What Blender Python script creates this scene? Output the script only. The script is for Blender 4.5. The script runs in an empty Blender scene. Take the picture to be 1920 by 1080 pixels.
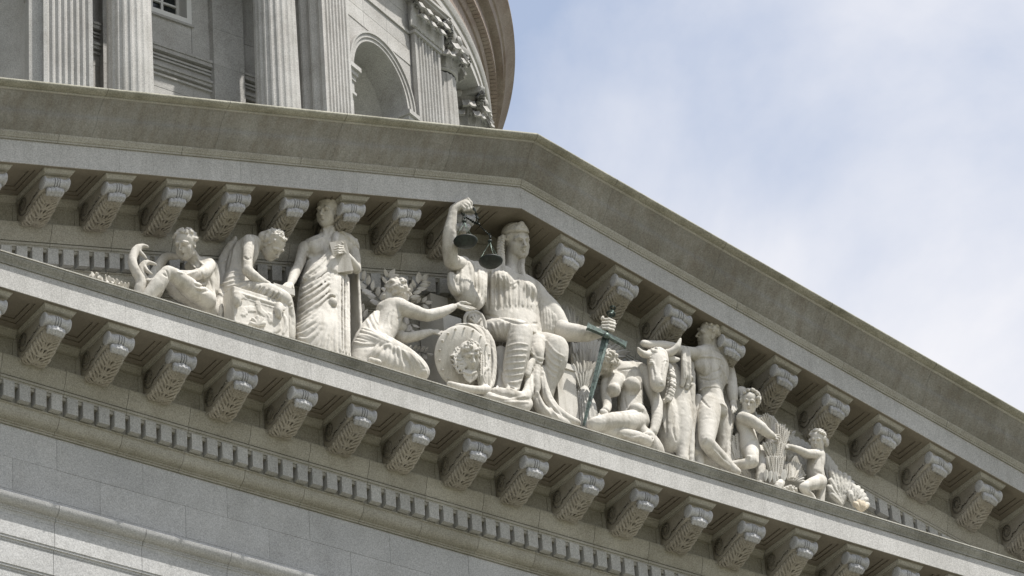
import bpy, bmesh, math, random
import numpy as np
from mathutils import Matrix, Vector
random.seed(7); RNG = np.random.default_rng(7)
scene = bpy.context.scene
COL = scene.collection
PI = math.pi
R_ = math.radians

# ------------------------------------------------------------------ camera
CAM = np.array([-24.0348, -43.4207, -32.9867])
YAW, PITCH, ROLL, FPX = 0.63558, 0.58748, -0.077107, 8062.8
_f = np.array([math.sin(YAW)*math.cos(PITCH), math.cos(YAW)*math.cos(PITCH), math.sin(PITCH)])
_r = np.array([math.cos(YAW), -math.sin(YAW), 0.0]); _u = np.cross(_r, _f)
CR = _r*math.cos(ROLL)+_u*math.sin(ROLL); CU = -_r*math.sin(ROLL)+_u*math.cos(ROLL); CF = _f
cam_d = bpy.data.cameras.new('camera'); cam = bpy.data.objects.new('camera', cam_d); COL.objects.link(cam)
cam.matrix_world = Matrix(((CR[0], CU[0], -CF[0], CAM[0]), (CR[1], CU[1], -CF[1], CAM[1]), (CR[2], CU[2], -CF[2], CAM[2]), (0, 0, 0, 1)))
cam_d.sensor_width = 36.0; cam_d.lens = FPX*36/1920; cam_d.clip_start = 1.0; cam_d.clip_end = 5000
scene.camera = cam

# ------------------------------------------------------------------ sky and sun
SUN_DIR = Vector((0.585, -1.0, 2.33)).normalized()          # towards the sun
SUN_EL = math.asin(SUN_DIR.z); SUN_AZ = math.atan2(SUN_DIR.x, SUN_DIR.y)
world = bpy.data.worlds.new('World'); scene.world = world; world.use_nodes = True
wt = world.node_tree; wt.nodes.clear(); W_ = wt.nodes.new; L_ = wt.links.new
out = W_('ShaderNodeOutputWorld'); bg = W_('ShaderNodeBackground')
sky = W_('ShaderNodeTexSky'); sky.sky_type = 'NISHITA'; sky.sun_disc = False
sky.sun_elevation = SUN_EL; sky.sun_rotation = SUN_AZ; sky.altitude = 200; sky.air_density = 1.3; sky.dust_density = 2.2; sky.ozone_density = 2.0
tc = W_('ShaderNodeTexCoord'); mp = W_('ShaderNodeMapping'); mp.inputs['Location'].default_value = (9.824, 8.724, 2.893); mp.inputs['Scale'].default_value = (1, 1, 1.0)
n1 = W_('ShaderNodeTexNoise'); n1.inputs['Scale'].default_value = 4.2; n1.inputs['Detail'].default_value = 8.0; n1.inputs['Roughness'].default_value = 0.56
n1.inputs['Distortion'].default_value = 0.35
rmp = W_('ShaderNodeValToRGB'); rmp.color_ramp.elements[0].position = 0.41; rmp.color_ramp.elements[1].position = 0.62
rmp.color_ramp.elements[0].color = (0.28, 0.28, 0.28, 1); rmp.color_ramp.elements[1].color = (0.97, 0.97, 0.97, 1)
mix = W_('ShaderNodeMix'); mix.data_type = 'RGBA'; mix.inputs['B'].default_value = (5.5, 5.5, 5.75, 1)
L_(tc.outputs['Generated'], mp.inputs['Vector']); L_(mp.outputs['Vector'], n1.inputs['Vector']); L_(n1.outputs['Fac'], rmp.inputs['Fac'])
L_(rmp.outputs['Color'], mix.inputs['Factor']); L_(sky.outputs['Color'], mix.inputs['A']); L_(mix.outputs['Result'], bg.inputs['Color'])
bg.inputs['Strength'].default_value = 0.10
L_(bg.outputs['Background'], out.inputs['Surface'])
sun_d = bpy.data.lights.new('sun', 'SUN'); sun_d.energy = 3.6; sun_d.angle = R_(0.6); sun_d.color = (1.0, 0.965, 0.91)
sun = bpy.data.objects.new('sun', sun_d); COL.objects.link(sun); sun.rotation_euler = SUN_DIR.to_track_quat('Z', 'Y').to_euler(); sun.location = (20, -40, 60)
vs = scene.view_settings; vs.view_transform = 'Standard'; vs.look = 'None'; vs.exposure = 0.75; vs.gamma = 1.0; vs.use_curve_mapping = False

# ------------------------------------------------------------------ helpers
def at(px, py, y):
    """point of the place seen at photo pixel (px, py), on the upright plane at depth y"""
    d = CR*((px-960)/FPX)+CU*((540-py)/FPX)+CF
    return CAM+d*((y-CAM[1])/d[1])
def frame(x0, y0, s):
    return lambda x, y, Y: at(x0+x/s, y0+y/s, Y)

def tag(o, label, cat=None, group=None, kind=None):
    if label: o['label'] = label
    if cat: o['category'] = cat
    if group: o['group'] = group
    if kind: o['kind'] = kind
    return o
def empty(name, loc=(0, 0, 0), label=None, cat=None, group=None):
    o = bpy.data.objects.new(name, None); COL.objects.link(o); o.location = loc; o.empty_display_size = 0.2
    return tag(o, label, cat, group)
def link(name, me, parent=None, mat=None):
    o = bpy.data.objects.new(name, me); COL.objects.link(o)
    if mat is not None and not me.materials: me.materials.append(mat)
    if parent is not None:
        o.parent = parent
        pl = Vector((0, 0, 0)); p = parent
        while p is not None: pl += p.location; p = p.parent
        o.location = -pl                                       # meshes are in place coordinates
    return o
def mesh(name, v, f, smooth=False, sharp=None):
    me = bpy.data.meshes.new(name); me.from_pydata([tuple(map(float, p)) for p in v], [], [tuple(map(int, q)) for q in f])
    if smooth: me.shade_smooth()
    if smooth and sharp: me.set_sharp_from_angle(angle=R_(sharp))
    me.update(); return me
def fast_mesh(name, v, f, smooth=True):
    """numpy mesh of equal-sided faces"""
    me = bpy.data.meshes.new(name); v = np.asarray(v, np.float32); f = np.asarray(f, np.int32); n, k = f.shape
    me.vertices.add(len(v)); me.vertices.foreach_set('co', v.ravel()); me.loops.add(n*k); me.loops.foreach_set('vertex_index', f.ravel())
    me.polygons.add(n); me.polygons.foreach_set('loop_start', np.arange(n, dtype=np.int32)*k)
    try: me.polygons.foreach_set('loop_total', np.full(n, k, np.int32))
    except Exception: pass
    me.update(calc_edges=True); me.validate()
    if smooth: me.shade_smooth()
    return me
def fix_normals(me):
    bm = bmesh.new(); bm.from_mesh(me); bmesh.ops.recalc_face_normals(bm, faces=bm.faces); bm.to_mesh(me); bm.free(); return me

def prism(prof, x0, x1, zf=None):
    """closed (y,z) section swept along x, its height sheared by zf(x)"""
    zf = zf or (lambda x: 0.0); n = len(prof)
    v = [(x0, y, z+zf(x0)) for y, z in prof]+[(x1, y, z+zf(x1)) for y, z in prof]
    f = [(i, (i+1) % n, n+(i+1) % n, n+i) for i in range(n)]
    return v, f+[tuple(range(n))[::-1], tuple(range(n, 2*n))]
def box(x0, x1, y0, y1, z0, z1):
    v = [(x, y, z) for x in (x0, x1) for y in (y0, y1) for z in (z0, z1)]
    return v, [(0, 1, 3, 2), (4, 6, 7, 5), (0, 4, 5, 1), (2, 3, 7, 6), (0, 2, 6, 4), (1, 5, 7, 3)]
def cat(*parts):
    v = []; f = []
    for a, b in parts:
        o = len(v); v += list(a); f += [tuple(i+o for i in q) for q in b]
    return v, f
def lathe(prof, n=24, axis='z', c=(0, 0, 0)):
    """(r, h) profile turned about an axis through c"""
    v = []; f = []; m = len(prof)
    for k in range(n):
        a = 2*PI*k/n; ca, sa = math.cos(a), math.sin(a)
        for r, h in prof:
            p = (r*ca, r*sa, h) if axis == 'z' else (h, r*ca, r*sa)
            v.append((p[0]+c[0], p[1]+c[1], p[2]+c[2]))
    for k in range(n):
        for j in range(m-1):
            a = k*m+j; b = ((k+1) % n)*m+j
            f.append((a, b, b+1, a+1))
    return v, f
def tube(pts, rad, n=8, cap=True):
    pts = [np.asarray(p, float) for p in pts]; m = len(pts); rad = rad if hasattr(rad, '__len__') else [rad]*m
    v = []; f = []; up = np.array([0.13, 0.31, 0.94])
    for i, p in enumerate(pts):
        t = pts[min(i+1, m-1)]-pts[max(i-1, 0)]; t = t/(np.linalg.norm(t)+1e-9)
        a = np.cross(t, up)
        if np.linalg.norm(a) < 1e-3: a = np.cross(t, np.array([1., 0, 0]))
        a /= np.linalg.norm(a); b = np.cross(t, a); up = b
        for k in range(n):
            w = 2*PI*k/n; v.append(p+rad[i]*(a*math.cos(w)+b*math.sin(w)))
    for i in range(m-1):
        for k in range(n):
            a = i*n+k; b = i*n+(k+1) % n; f.append((a, b, b+n, a+n))
    if cap: f += [tuple(range(n))[::-1], tuple(range((m-1)*n, m*n))]
    return v, f
def spline(pts, n):
    P = np.asarray(pts, float); m = len(P); o = []
    for k in range(n):
        t = k*(m-1)/(n-1); i = min(int(t), m-2); u = t-i
        p0 = P[max(i-1, 0)]; p1 = P[i]; p2 = P[i+1]; p3 = P[min(i+2, m-1)]
        o.append(0.5*((2*p1)+(-p0+p2)*u+(2*p0-5*p1+4*p2-p3)*u*u+(-p0+3*p1-3*p2+p3)*u**3))
    return np.array(o)
def arc(c, r, a0, a1, n):
    return [(c[0]+r*math.cos(R_(a0+(a1-a0)*k/(n-1))), c[1]+r*math.sin(R_(a0+(a1-a0)*k/(n-1)))) for k in range(n)]

# ------------------------------------------------------------------ materials
def material(name):
    m = bpy.data.materials.new(name); m.use_nodes = True; nt = m.node_tree
    b = nt.nodes['Principled BSDF']; return m, nt, b
def stone(name, c1, c2, stain=None, stain_amt=0.0, grain=0.14, rough=0.86, bump=0.25, rnd=0.055, gs=52.0, streak=False, stain_pos=(0.45, 0.75)):
    """cut stone: two tones in large blotches, fine crystalline grain, optional stains with streaks"""
    m, nt, b = material(name); N = nt.nodes.new; L = nt.links.new
    geo = N('ShaderNodeNewGeometry'); oi = N('ShaderNodeObjectInfo')
    big = N('ShaderNodeTexNoise'); big.inputs['Scale'].default_value = 0.9; big.inputs['Detail'].default_value = 6; big.inputs['Roughness'].default_value = 0.62
    L(geo.outputs['Position'], big.inputs['Vector'])
    mx = N('ShaderNodeMix'); mx.data_type = 'RGBA'; mx.inputs['A'].default_value = (*c1, 1); mx.inputs['B'].default_value = (*c2, 1)
    rp = N('ShaderNodeMapRange'); rp.inputs['From Min'].default_value = 0.32; rp.inputs['From Max'].default_value = 0.68
    L(big.outputs['Fac'], rp.inputs['Value']); L(rp.outputs['Result'], mx.inputs['Factor'])
    col = mx.outputs['Result']
    if stain:
        mpn = N('ShaderNodeMapping'); mpn.inputs['Scale'].default_value = (3.2*streak, 2.4, 0.5) if streak else (1, 1, 1)
        L(geo.outputs['Position'], mpn.inputs['Vector'])
        st = N('ShaderNodeTexNoise'); st.inputs['Scale'].default_value = 1.7; st.inputs['Detail'].default_value = 8; st.inputs['Roughness'].default_value = 0.7
        L(mpn.outputs['Vector'], st.inputs['Vector'])
        sr = N('ShaderNodeMapRange'); sr.inputs['From Min'].default_value = stain_pos[0]; sr.inputs['From Max'].default_value = stain_pos[1]; sr.inputs['To Max'].default_value = stain_amt
        L(st.outputs['Fac'], sr.inputs['Value'])
        m2 = N('ShaderNodeMix'); m2.data_type = 'RGBA'; L(sr.outputs['Result'], m2.inputs['Factor']); L(col, m2.inputs['A']); m2.inputs['B'].default_value = (*stain, 1); col = m2.outputs['Result']
    gr = N('ShaderNodeTexNoise'); gr.inputs['Scale'].default_value = gs; gr.inputs['Detail'].default_value = 3; gr.inputs['Roughness'].default_value = 0.7
    L(geo.outputs['Position'], gr.inputs['Vector'])
    gm = N('ShaderNodeMapRange'); gm.inputs['From Min'].default_value = 0.3; gm.inputs['From Max'].default_value = 0.7; gm.inputs['To Min'].default_value = 1-grain*2.2; gm.inputs['To Max'].default_value = 1+grain*2.2
    L(gr.outputs['Fac'], gm.inputs['Value'])
    rv = N('ShaderNodeMapRange'); rv.inputs['To Min'].default_value = 1-rnd; rv.inputs['To Max'].default_value = 1+rnd; L(oi.outputs['Random'], rv.inputs['Value'])
    mu = N('ShaderNodeMath'); mu.operation = 'MULTIPLY'; L(gm.outputs['Result'], mu.inputs[0]); L(rv.outputs['Result'], mu.inputs[1])
    vm = N('ShaderNodeVectorMath'); vm.operation = 'SCALE'; L(col, vm.inputs[0]); L(mu.outputs[0], vm.inputs['Scale'])
    L(vm.outputs['Vector'], b.inputs['Base Color']); b.inputs['Roughness'].default_value = rough
    b.inputs['Specular IOR Level'].default_value = 0.25
    if bump:
        bn = N('ShaderNodeBump'); bn.inputs['Strength'].default_value = bump; bn.inputs['Distance'].default_value = 0.012
        mixh = N('ShaderNodeTexNoise'); mixh.inputs['Scale'].default_value = 38; mixh.inputs['Detail'].default_value = 5; L(geo.outputs['Position'], mixh.inputs['Vector'])
        L(mixh.outputs['Fac'], bn.inputs['Height']); L(bn.outputs['Normal'], b.inputs['Normal'])
    return m
M = {}
M['stone'] = stone('granite_ashlar', (0.40, 0.40, 0.395), (0.48, 0.478, 0.47), (0.32, 0.315, 0.30), 0.55, rnd=0.045)
M['bed'] = stone('weathered_granite_moulding', (0.33, 0.317, 0.272), (0.405, 0.39, 0.345), (0.235, 0.22, 0.175), 0.7)
M['soffit'] = stone('soffit_stone', (0.18, 0.16, 0.125), (0.23, 0.205, 0.165), (0.13, 0.11, 0.085), 0.5, grain=0.06)  # dirty brown stone, darkened further to paint in shade under the cornice
M['corona'] = stone('corona_stone', (0.40, 0.393, 0.375), (0.475, 0.468, 0.45), (0.31, 0.303, 0.285), 0.6, rnd=0.025, streak=True)
M['lip'] = stone('lichened_lip_stone', (0.25, 0.245, 0.22), (0.36, 0.355, 0.325), (0.13, 0.127, 0.105), 0.75, grain=0.16)
M['sima'] = stone('lichened_sima_stone', (0.20, 0.194, 0.172), (0.325, 0.32, 0.298), (0.175, 0.15, 0.12), 0.6, grain=0.11, rnd=0.06, gs=42, streak=1.3, stain_pos=(0.42, 0.68))
M['simatop'] = stone('lichened_coping_stone', (0.26, 0.25, 0.20), (0.37, 0.36, 0.30), (0.13, 0.125, 0.09), 0.85, grain=0.14, rnd=0.05, gs=42)
M['modillion'] = stone('modillion_stone', (0.33, 0.307, 0.265), (0.41, 0.385, 0.34), (0.21, 0.185, 0.145), 0.75, grain=0.10, rnd=0.12)
M['dentil'] = stone('dentil_stone', (0.375, 0.372, 0.355), (0.445, 0.44, 0.42), (0.30, 0.29, 0.26), 0.55, rnd=0.07)
M['fillet'] = stone('clean_and_sunlit_fillet_stone', (0.36, 0.35, 0.31), (0.45, 0.44, 0.40), (0.26, 0.25, 0.21), 0.5)  # pale tone paints sun on the lip fillet; cleaner stone on the coping fillet
M['roll'] = stone('modillion_roll_stone', (0.40, 0.40, 0.40), (0.48, 0.48, 0.48), (0.29, 0.285, 0.275), 0.6, rnd=0.10)
M['drum'] = stone('pale_drum_granite', (0.36, 0.35, 0.33), (0.45, 0.44, 0.42), (0.26, 0.245, 0.22), 0.7, rnd=0.07, bump=0.5)
M['drumwarm'] = stone('rusty_drum_cornice', (0.25, 0.205, 0.175), (0.32, 0.275, 0.24), (0.17, 0.115, 0.09), 0.75, rnd=0.04)
M['statue'] = stone('pale_limestone_statuary', (0.53, 0.505, 0.455), (0.63, 0.605, 0.555), (0.30, 0.275, 0.225), 0.85, streak=True, grain=0.05, rnd=0.03, gs=60, bump=0.18, stain_pos=(0.47, 0.72))
M['statuegrey'] = stone('grey_limestone_relief', (0.46, 0.445, 0.405), (0.54, 0.525, 0.485), (0.36, 0.335, 0.28), 0.6, grain=0.06, rnd=0.05, gs=60, bump=0.2)
M['ground'] = stone('plaza_lawn_and_paving', (0.10, 0.10, 0.065), (0.16, 0.15, 0.11), grain=0.05, gs=3)
def simple(name, col, rough=0.5, metal=0.0, col2=None, scale=8):
    m, nt, b = material(name); b.inputs['Roughness'].default_value = rough; b.inputs['Metallic'].default_value = metal; b.inputs['Base Color'].default_value = (*col, 1)
    if col2:
        N = nt.nodes.new; L = nt.links.new; g = N('ShaderNodeNewGeometry'); n = N('ShaderNodeTexNoise'); n.inputs['Scale'].default_value = scale; n.inputs['Detail'].default_value = 6; n.inputs['Roughness'].default_value = 0.7
        L(g.outputs['Position'], n.inputs['Vector']); r = N('ShaderNodeMapRange'); r.inputs['From Min'].default_value = 0.38; r.inputs['From Max'].default_value = 0.64; L(n.outputs['Fac'], r.inputs['Value'])
        x = N('ShaderNodeMix'); x.data_type = 'RGBA'; x.inputs['A'].default_value = (*col, 1); x.inputs['B'].default_value = (*col2, 1); L(r.outputs['Result'], x.inputs['Factor']); L(x.outputs['Result'], b.inputs['Base Color'])
    return m
M['bronze'] = simple('patinated_bronze', (0.045, 0.055, 0.05), 0.5, 0.4, (0.14, 0.19, 0.165), 14)
M['darkbronze'] = simple('dark_bronze', (0.010, 0.012, 0.010), 0.6, 0.1, (0.028, 0.040, 0.033), 12)
M['verdigris'] = simple('verdigris_chain', (0.40, 0.50, 0.44), 0.6, 0.1)
M['paint'] = simple('cream_window_paint', (0.62, 0.61, 0.58), 0.5)
M['pane'] = simple('dark_window_glass', (0.012, 0.015, 0.016), 0.08)
M['copper'] = simple('roof_copper', (0.22, 0.27, 0.24), 0.6, 0.0, (0.30, 0.33, 0.29))
# ================================================================== sculpting: smooth-blended solids on a grid, then a skin over them
def unit(v): v = np.asarray(v, float); return v/(np.linalg.norm(v)+1e-12)
def basis(fwd, up):
    f = unit(fwd); r = unit(np.cross(f, up)); u = np.cross(r, f); return np.stack([r, f, u])       # rows: right, forward, up
def view_dir(x, y, z):
    """direction given across, up and towards the street-side viewer"""
    return unit(CR*x+CU*y-CF*z)
class Sculpt:
    def __init__(s, h=0.011): s.h = h; s.ops = []; s.lo = np.full(3, 1e9); s.hi = np.full(3, -1e9)
    def _grow(s, lo, hi, neg):
        if not neg: s.lo = np.minimum(s.lo, lo); s.hi = np.maximum(s.hi, hi)
    def chain(s, pts, rad, k=0.03, neg=False):
        pts = np.asarray(pts, float); rad = list(rad) if hasattr(rad, '__len__') else [rad]*len(pts)
        if len(rad) == 2 and len(pts) > 2: rad = list(np.linspace(rad[0], rad[1], len(pts)))
        R = max(rad); s._grow(pts.min(0)-R, pts.max(0)+R, neg)
        for i in range(len(pts)-1): s.ops.append(('cap', pts[i], pts[i+1], rad[i], rad[i+1], k, neg))
        return s
    def limb(s, pts, rad, k=0.03, n=4, neg=False):
        """smooth tapered limb through the joints"""
        P = spline(pts, (len(pts)-1)*n+1); rr = np.interp(np.linspace(0, len(rad)-1, len(P)), np.arange(len(rad)), rad); return s.chain(P, rr, k, neg)
    def ell(s, c, r, B=None, k=0.03, neg=False):
        c = np.asarray(c, float); r = np.asarray(r if hasattr(r, '__len__') else [r]*3, float); B = np.eye(3) if B is None else B
        e = np.sqrt(((B*r[:, None])**2).sum(0)); s._grow(c-e, c+e, neg); s.ops.append(('ell', c, r, B, k, neg)); return s
    def box(s, c, r, B=None, rd=0.02, k=0.02, neg=False):
        c = np.asarray(c, float); r = np.asarray(r, float); B = np.eye(3) if B is None else B
        e = (np.abs(B)*r[:, None]).sum(0); s._grow(c-e, c+e, neg); s.ops.append(('box', c, r, B, rd, k, neg)); return s
    def loft(s, rows, k=0.03, neg=False):
        """rows of (centre, rx, ry) from bottom to top or top to bottom: upright mass of elliptical sections"""
        rows = sorted(rows, key=lambda q: q[0][2]); c = np.array([q[0] for q in rows]); rx = np.array([q[1] for q in rows]); ry = np.array([q[2] for q in rows])
        s._grow((c-np.stack([rx, ry, 0*rx], 1)).min(0), (c+np.stack([rx, ry, 0*rx], 1)).max(0), neg); s.ops.append(('loft', c, rx, ry, k, neg)); return s
    def strokes(s, F, lines, r=0.02, k=0.015, sink=0.45, neg=False, taper=0.5, ydef=0.3, step=0.035):
        """ridges (or grooves) drawn on the surface as seen from the street; F maps drawing coordinates to the ray"""
        for L in lines:
            rr = r
            if not hasattr(L[0], '__len__'): rr = L[0]; L = L[1:]
            s.ops.append(('stroke', F, np.asarray(L, float), rr, k, sink, neg, taper, ydef, step))
        return s
    def comb(s, F, A, B, n, r=0.02, jit=0.0, **kw):
        A = spline(A, 12); B = spline(B, 12); lines = []
        for i in range(n):
            t = (i+(random.random()-0.5)*jit)/(max(n-1, 1)); lines.append([r*(0.8+0.4*random.random())]+[tuple(p) for p in A*(1-t)+B*t])
        return s.strokes(F, lines, **kw)
    def rough(s, amp, scale, seed=0): s.ops.append(('rough', amp, scale, seed)); return s
    def _sl(s, lo, hi):
        a = np.maximum(np.floor((lo-s.o)/s.h).astype(int), 0); b = np.minimum(np.ceil((hi-s.o)/s.h).astype(int)+1, s.n); return a, b
    def _put(s, lo, hi, fn, k, neg):
        m = k+3*s.h; a, b = s._sl(lo-m, hi+m)
        if (b <= a).any(): return
        X = (s.o[0]+s.h*np.arange(a[0], b[0], dtype=np.float32))[:, None, None]; Y = (s.o[1]+s.h*np.arange(a[1], b[1], dtype=np.float32))[None, :, None]; Z = (s.o[2]+s.h*np.arange(a[2], b[2], dtype=np.float32))[None, None, :]
        d = fn(X.astype(np.float32), Y.astype(np.float32), Z.astype(np.float32)); v = s.F[a[0]:b[0], a[1]:b[1], a[2]:b[2]]
        if neg: q = np.maximum(k-np.abs(v+d), 0)/k; v[...] = np.maximum(v, -d)+q*q*(k*0.25)
        else: q = np.maximum(k-np.abs(v-d), 0)/k; v[...] = np.minimum(v, d)-q*q*(k*0.25)
    def _cap(s, a, b, ra, rb, k, neg):
        R = max(ra, rb); ba = b-a; L2 = float(ba@ba)+1e-9
        def fn(X, Y, Z):
            x = X-np.float32(a[0]); y = Y-np.float32(a[1]); z = Z-np.float32(a[2])
            t = np.clip((x*np.float32(ba[0])+y*np.float32(ba[1])+z*np.float32(ba[2]))/np.float32(L2), 0, 1)
            return np.sqrt((x-t*np.float32(ba[0]))**2+(y-t*np.float32(ba[1]))**2+(z-t*np.float32(ba[2]))**2)-(np.float32(ra)+t*np.float32(rb-ra))
        s._put(np.minimum(a, b)-R, np.maximum(a, b)+R, fn, k, neg)
    def sample(s, P):
        q = (P-s.o)/s.h; q = np.clip(q, 0, np.array(s.n)-1.001); i = q.astype(int); u = (q-i); F = s.Bs; r = 0
        for dx in (0, 1):
            for dy in (0, 1):
                for dz in (0, 1):
                    w = (u[..., 0] if dx else 1-u[..., 0])*(u[..., 1] if dy else 1-u[..., 1])*(u[..., 2] if dz else 1-u[..., 2]); r = r+w*F[i[..., 0]+dx, i[..., 1]+dy, i[..., 2]+dz]
        return r
    def snap(s, P0):
        """slide points along their sight lines onto the first surface met; P0 any point on the sight line"""
        d = P0-CAM; d = d/d[:, 1:2]; ys = np.arange(s.o[1], s.o[1]+s.h*s.n[1], s.h*0.8)
        Q = P0[:, None, :]+d[:, None, :]*(ys[None, :, None]-P0[:, None, 1:2]); v = s.sample(Q); inside = v < 0.0
        inb = ((Q >= s.o) & (Q <= s.o+s.h*(np.array(s.n)-1))).all(-1); inside &= inb
        hit = inside.any(1); idx = np.where(hit, inside.argmax(1), np.argmin(np.where(inb, v, 9), 1)); H = Q[np.arange(len(P0)), idx]; ip = np.maximum(idx-1, 0); ar = np.arange(len(P0)); va = v[ar, ip]; vb = v[ar, idx]; tq = np.where(va-vb > 1e-6, np.clip(va/np.maximum(va-vb, 1e-6), 0, 1), 1)[:, None]; H = Q[ar, ip]*(1-tq)+H*tq
        for _ in range(2):                                     # even out the line
            if len(H) > 4: H[1:-1] = 0.5*H[1:-1]+0.25*(H[2:]+H[:-2])
        e = s.h; g = np.stack([s.sample(H+np.eye(3)[i]*e)-s.sample(H-np.eye(3)[i]*e) for i in range(3)], 1); g = g/(np.linalg.norm(g, axis=1, keepdims=True)+1e-9)
        for _ in range(3):
            if len(g) > 4: g[1:-1] = 0.5*g[1:-1]+0.25*(g[2:]+g[:-2])
        return H, g/(np.linalg.norm(g, axis=1, keepdims=True)+1e-9), hit
    def grid(s): s.build(None, None, None); return s.out
    def build(s, name, parent, mat, smooth=True):
        h = s.h; mg = 0.05; s.lo = s.lo-mg; s.hi = s.hi+mg; s.o = s.lo.astype(np.float64); s.n = tuple(np.ceil((s.hi-s.lo)/h).astype(int)+1); s.F = np.full(s.n, 0.5, np.float32)
        s.Bs = s.F; prev = None
        for op in s.ops:
            t = op[0]
            if t == 'stroke' and prev != 'stroke': s.Bs = s.F.copy()          # folds are drawn on the mass below, not on each other
            prev = t
            if t == 'cap': s._cap(*op[1:])
            elif t == 'ell':
                _, c, r, B, k, neg = op; e = np.sqrt(((B*r[:, None])**2).sum(0)); Bf = B.astype(np.float32); rf = r.astype(np.float32); cf = c.astype(np.float32)
                def fn(X, Y, Z):
                    x = X-cf[0]; y = Y-cf[1]; z = Z-cf[2]; p = [Bf[i, 0]*x+Bf[i, 1]*y+Bf[i, 2]*z for i in range(3)]
                    k0 = np.sqrt(sum((p[i]/rf[i])**2 for i in range(3))); k1 = np.sqrt(sum((p[i]/rf[i]**2)**2 for i in range(3))); return k0*(k0-1)/(k1+1e-6)
                s._put(c-e, c+e, fn, k, neg)
            elif t == 'box':
                _, c, r, B, rd, k, neg = op; e = (np.abs(B)*r[:, None]).sum(0); Bf = B.astype(np.float32); cf = c.astype(np.float32)
                def fn(X, Y, Z):
                    x = X-cf[0]; y = Y-cf[1]; z = Z-cf[2]; q = [np.abs(Bf[i, 0]*x+Bf[i, 1]*y+Bf[i, 2]*z)-np.float32(r[i]-rd) for i in range(3)]
                    return np.sqrt(sum(np.maximum(a, 0)**2 for a in q))+np.minimum(np.maximum(np.maximum(q[0], q[1]), q[2]), 0)-np.float32(rd)
                s._put(c-e, c+e, fn, k, neg)
            elif t == 'loft':
                _, c, rx, ry, k, neg = op; ext = np.stack([rx, ry, 0*rx], 1)
                def fn(X, Y, Z):
                    z = Z[0, 0]; cx = np.interp(z, c[:, 2], c[:, 0]); cy = np.interp(z, c[:, 2], c[:, 1]); a = np.interp(z, c[:, 2], rx); b = np.interp(z, c[:, 2], ry)
                    x = (X-cx[None, None, :])/a; y = (Y-cy[None, None, :])/b; d = (np.sqrt(x*x+y*y)-1)*np.minimum(a, b)[None, None, :]
                    return np.maximum(d, np.maximum(Z-c[-1, 2], c[0, 2]-Z)).astype(np.float32)
                s._put((c-ext).min(0), (c+ext).max(0), fn, k, neg)
            elif t == 'stroke':
                _, F, L, r, k, sink, neg, taper, ydef, step = op
                Q = spline(L, max(4, len(L)*3)); W = np.array([F(x, y, ydef) for x, y in Q]); ln = np.linalg.norm(np.diff(W, axis=0), axis=1).sum(); n = max(3, int(ln/step)+1)
                Q = spline(L, n); W = np.array([F(x, y, ydef) for x, y in Q]); H, N, hit = s.snap(W); tt = np.linspace(0, 1, n); rr = r*(1-taper*np.abs(2*tt-1)**2.2)
                Cn = H+N*(rr[:, None]*(-sink if not neg else sink))
                for i in range(n-1):
                    if (hit[i] and hit[i+1]) and np.linalg.norm(Cn[i+1]-Cn[i]) < 0.2: s._cap(Cn[i], Cn[i+1], rr[i], rr[i+1], k, neg)
            elif t == 'rough':
                _, amp, sc, seed = op; rg = np.random.default_rng(seed); nn = [max(4, int(m*h*sc)+3) for m in s.n]; g = rg.standard_normal(nn).astype(np.float32)
                near = np.argwhere(np.abs(s.F) < 3*h)
                q = near*(h*sc); i = q.astype(int); u = q-i; u = u*u*(3-2*u); val = 0
                for dx in (0, 1):
                    for dy in (0, 1):
                        for dz in (0, 1):
                            w = (u[:, 0] if dx else 1-u[:, 0])*(u[:, 1] if dy else 1-u[:, 1])*(u[:, 2] if dz else 1-u[:, 2]); val = val+w*g[np.minimum(i[:, 0]+dx, nn[0]-1), np.minimum(i[:, 1]+dy, nn[1]-1), np.minimum(i[:, 2]+dz, nn[2]-1)]
                s.F[near[:, 0], near[:, 1], near[:, 2]] += (amp*val).astype(np.float32)
        v, q = main_piece(*surface_net(s.F)); v = v*h+s.o
        if name is None: s.out = ([tuple(p) for p in v], [tuple(f) for f in q]); s.F = s.Bs = None; return
        me = fast_mesh(name, v, q); s.tris = 2*len(q); s.F = s.Bs = None
        return link(name, me, parent, M[mat])
TRI = 0
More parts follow.
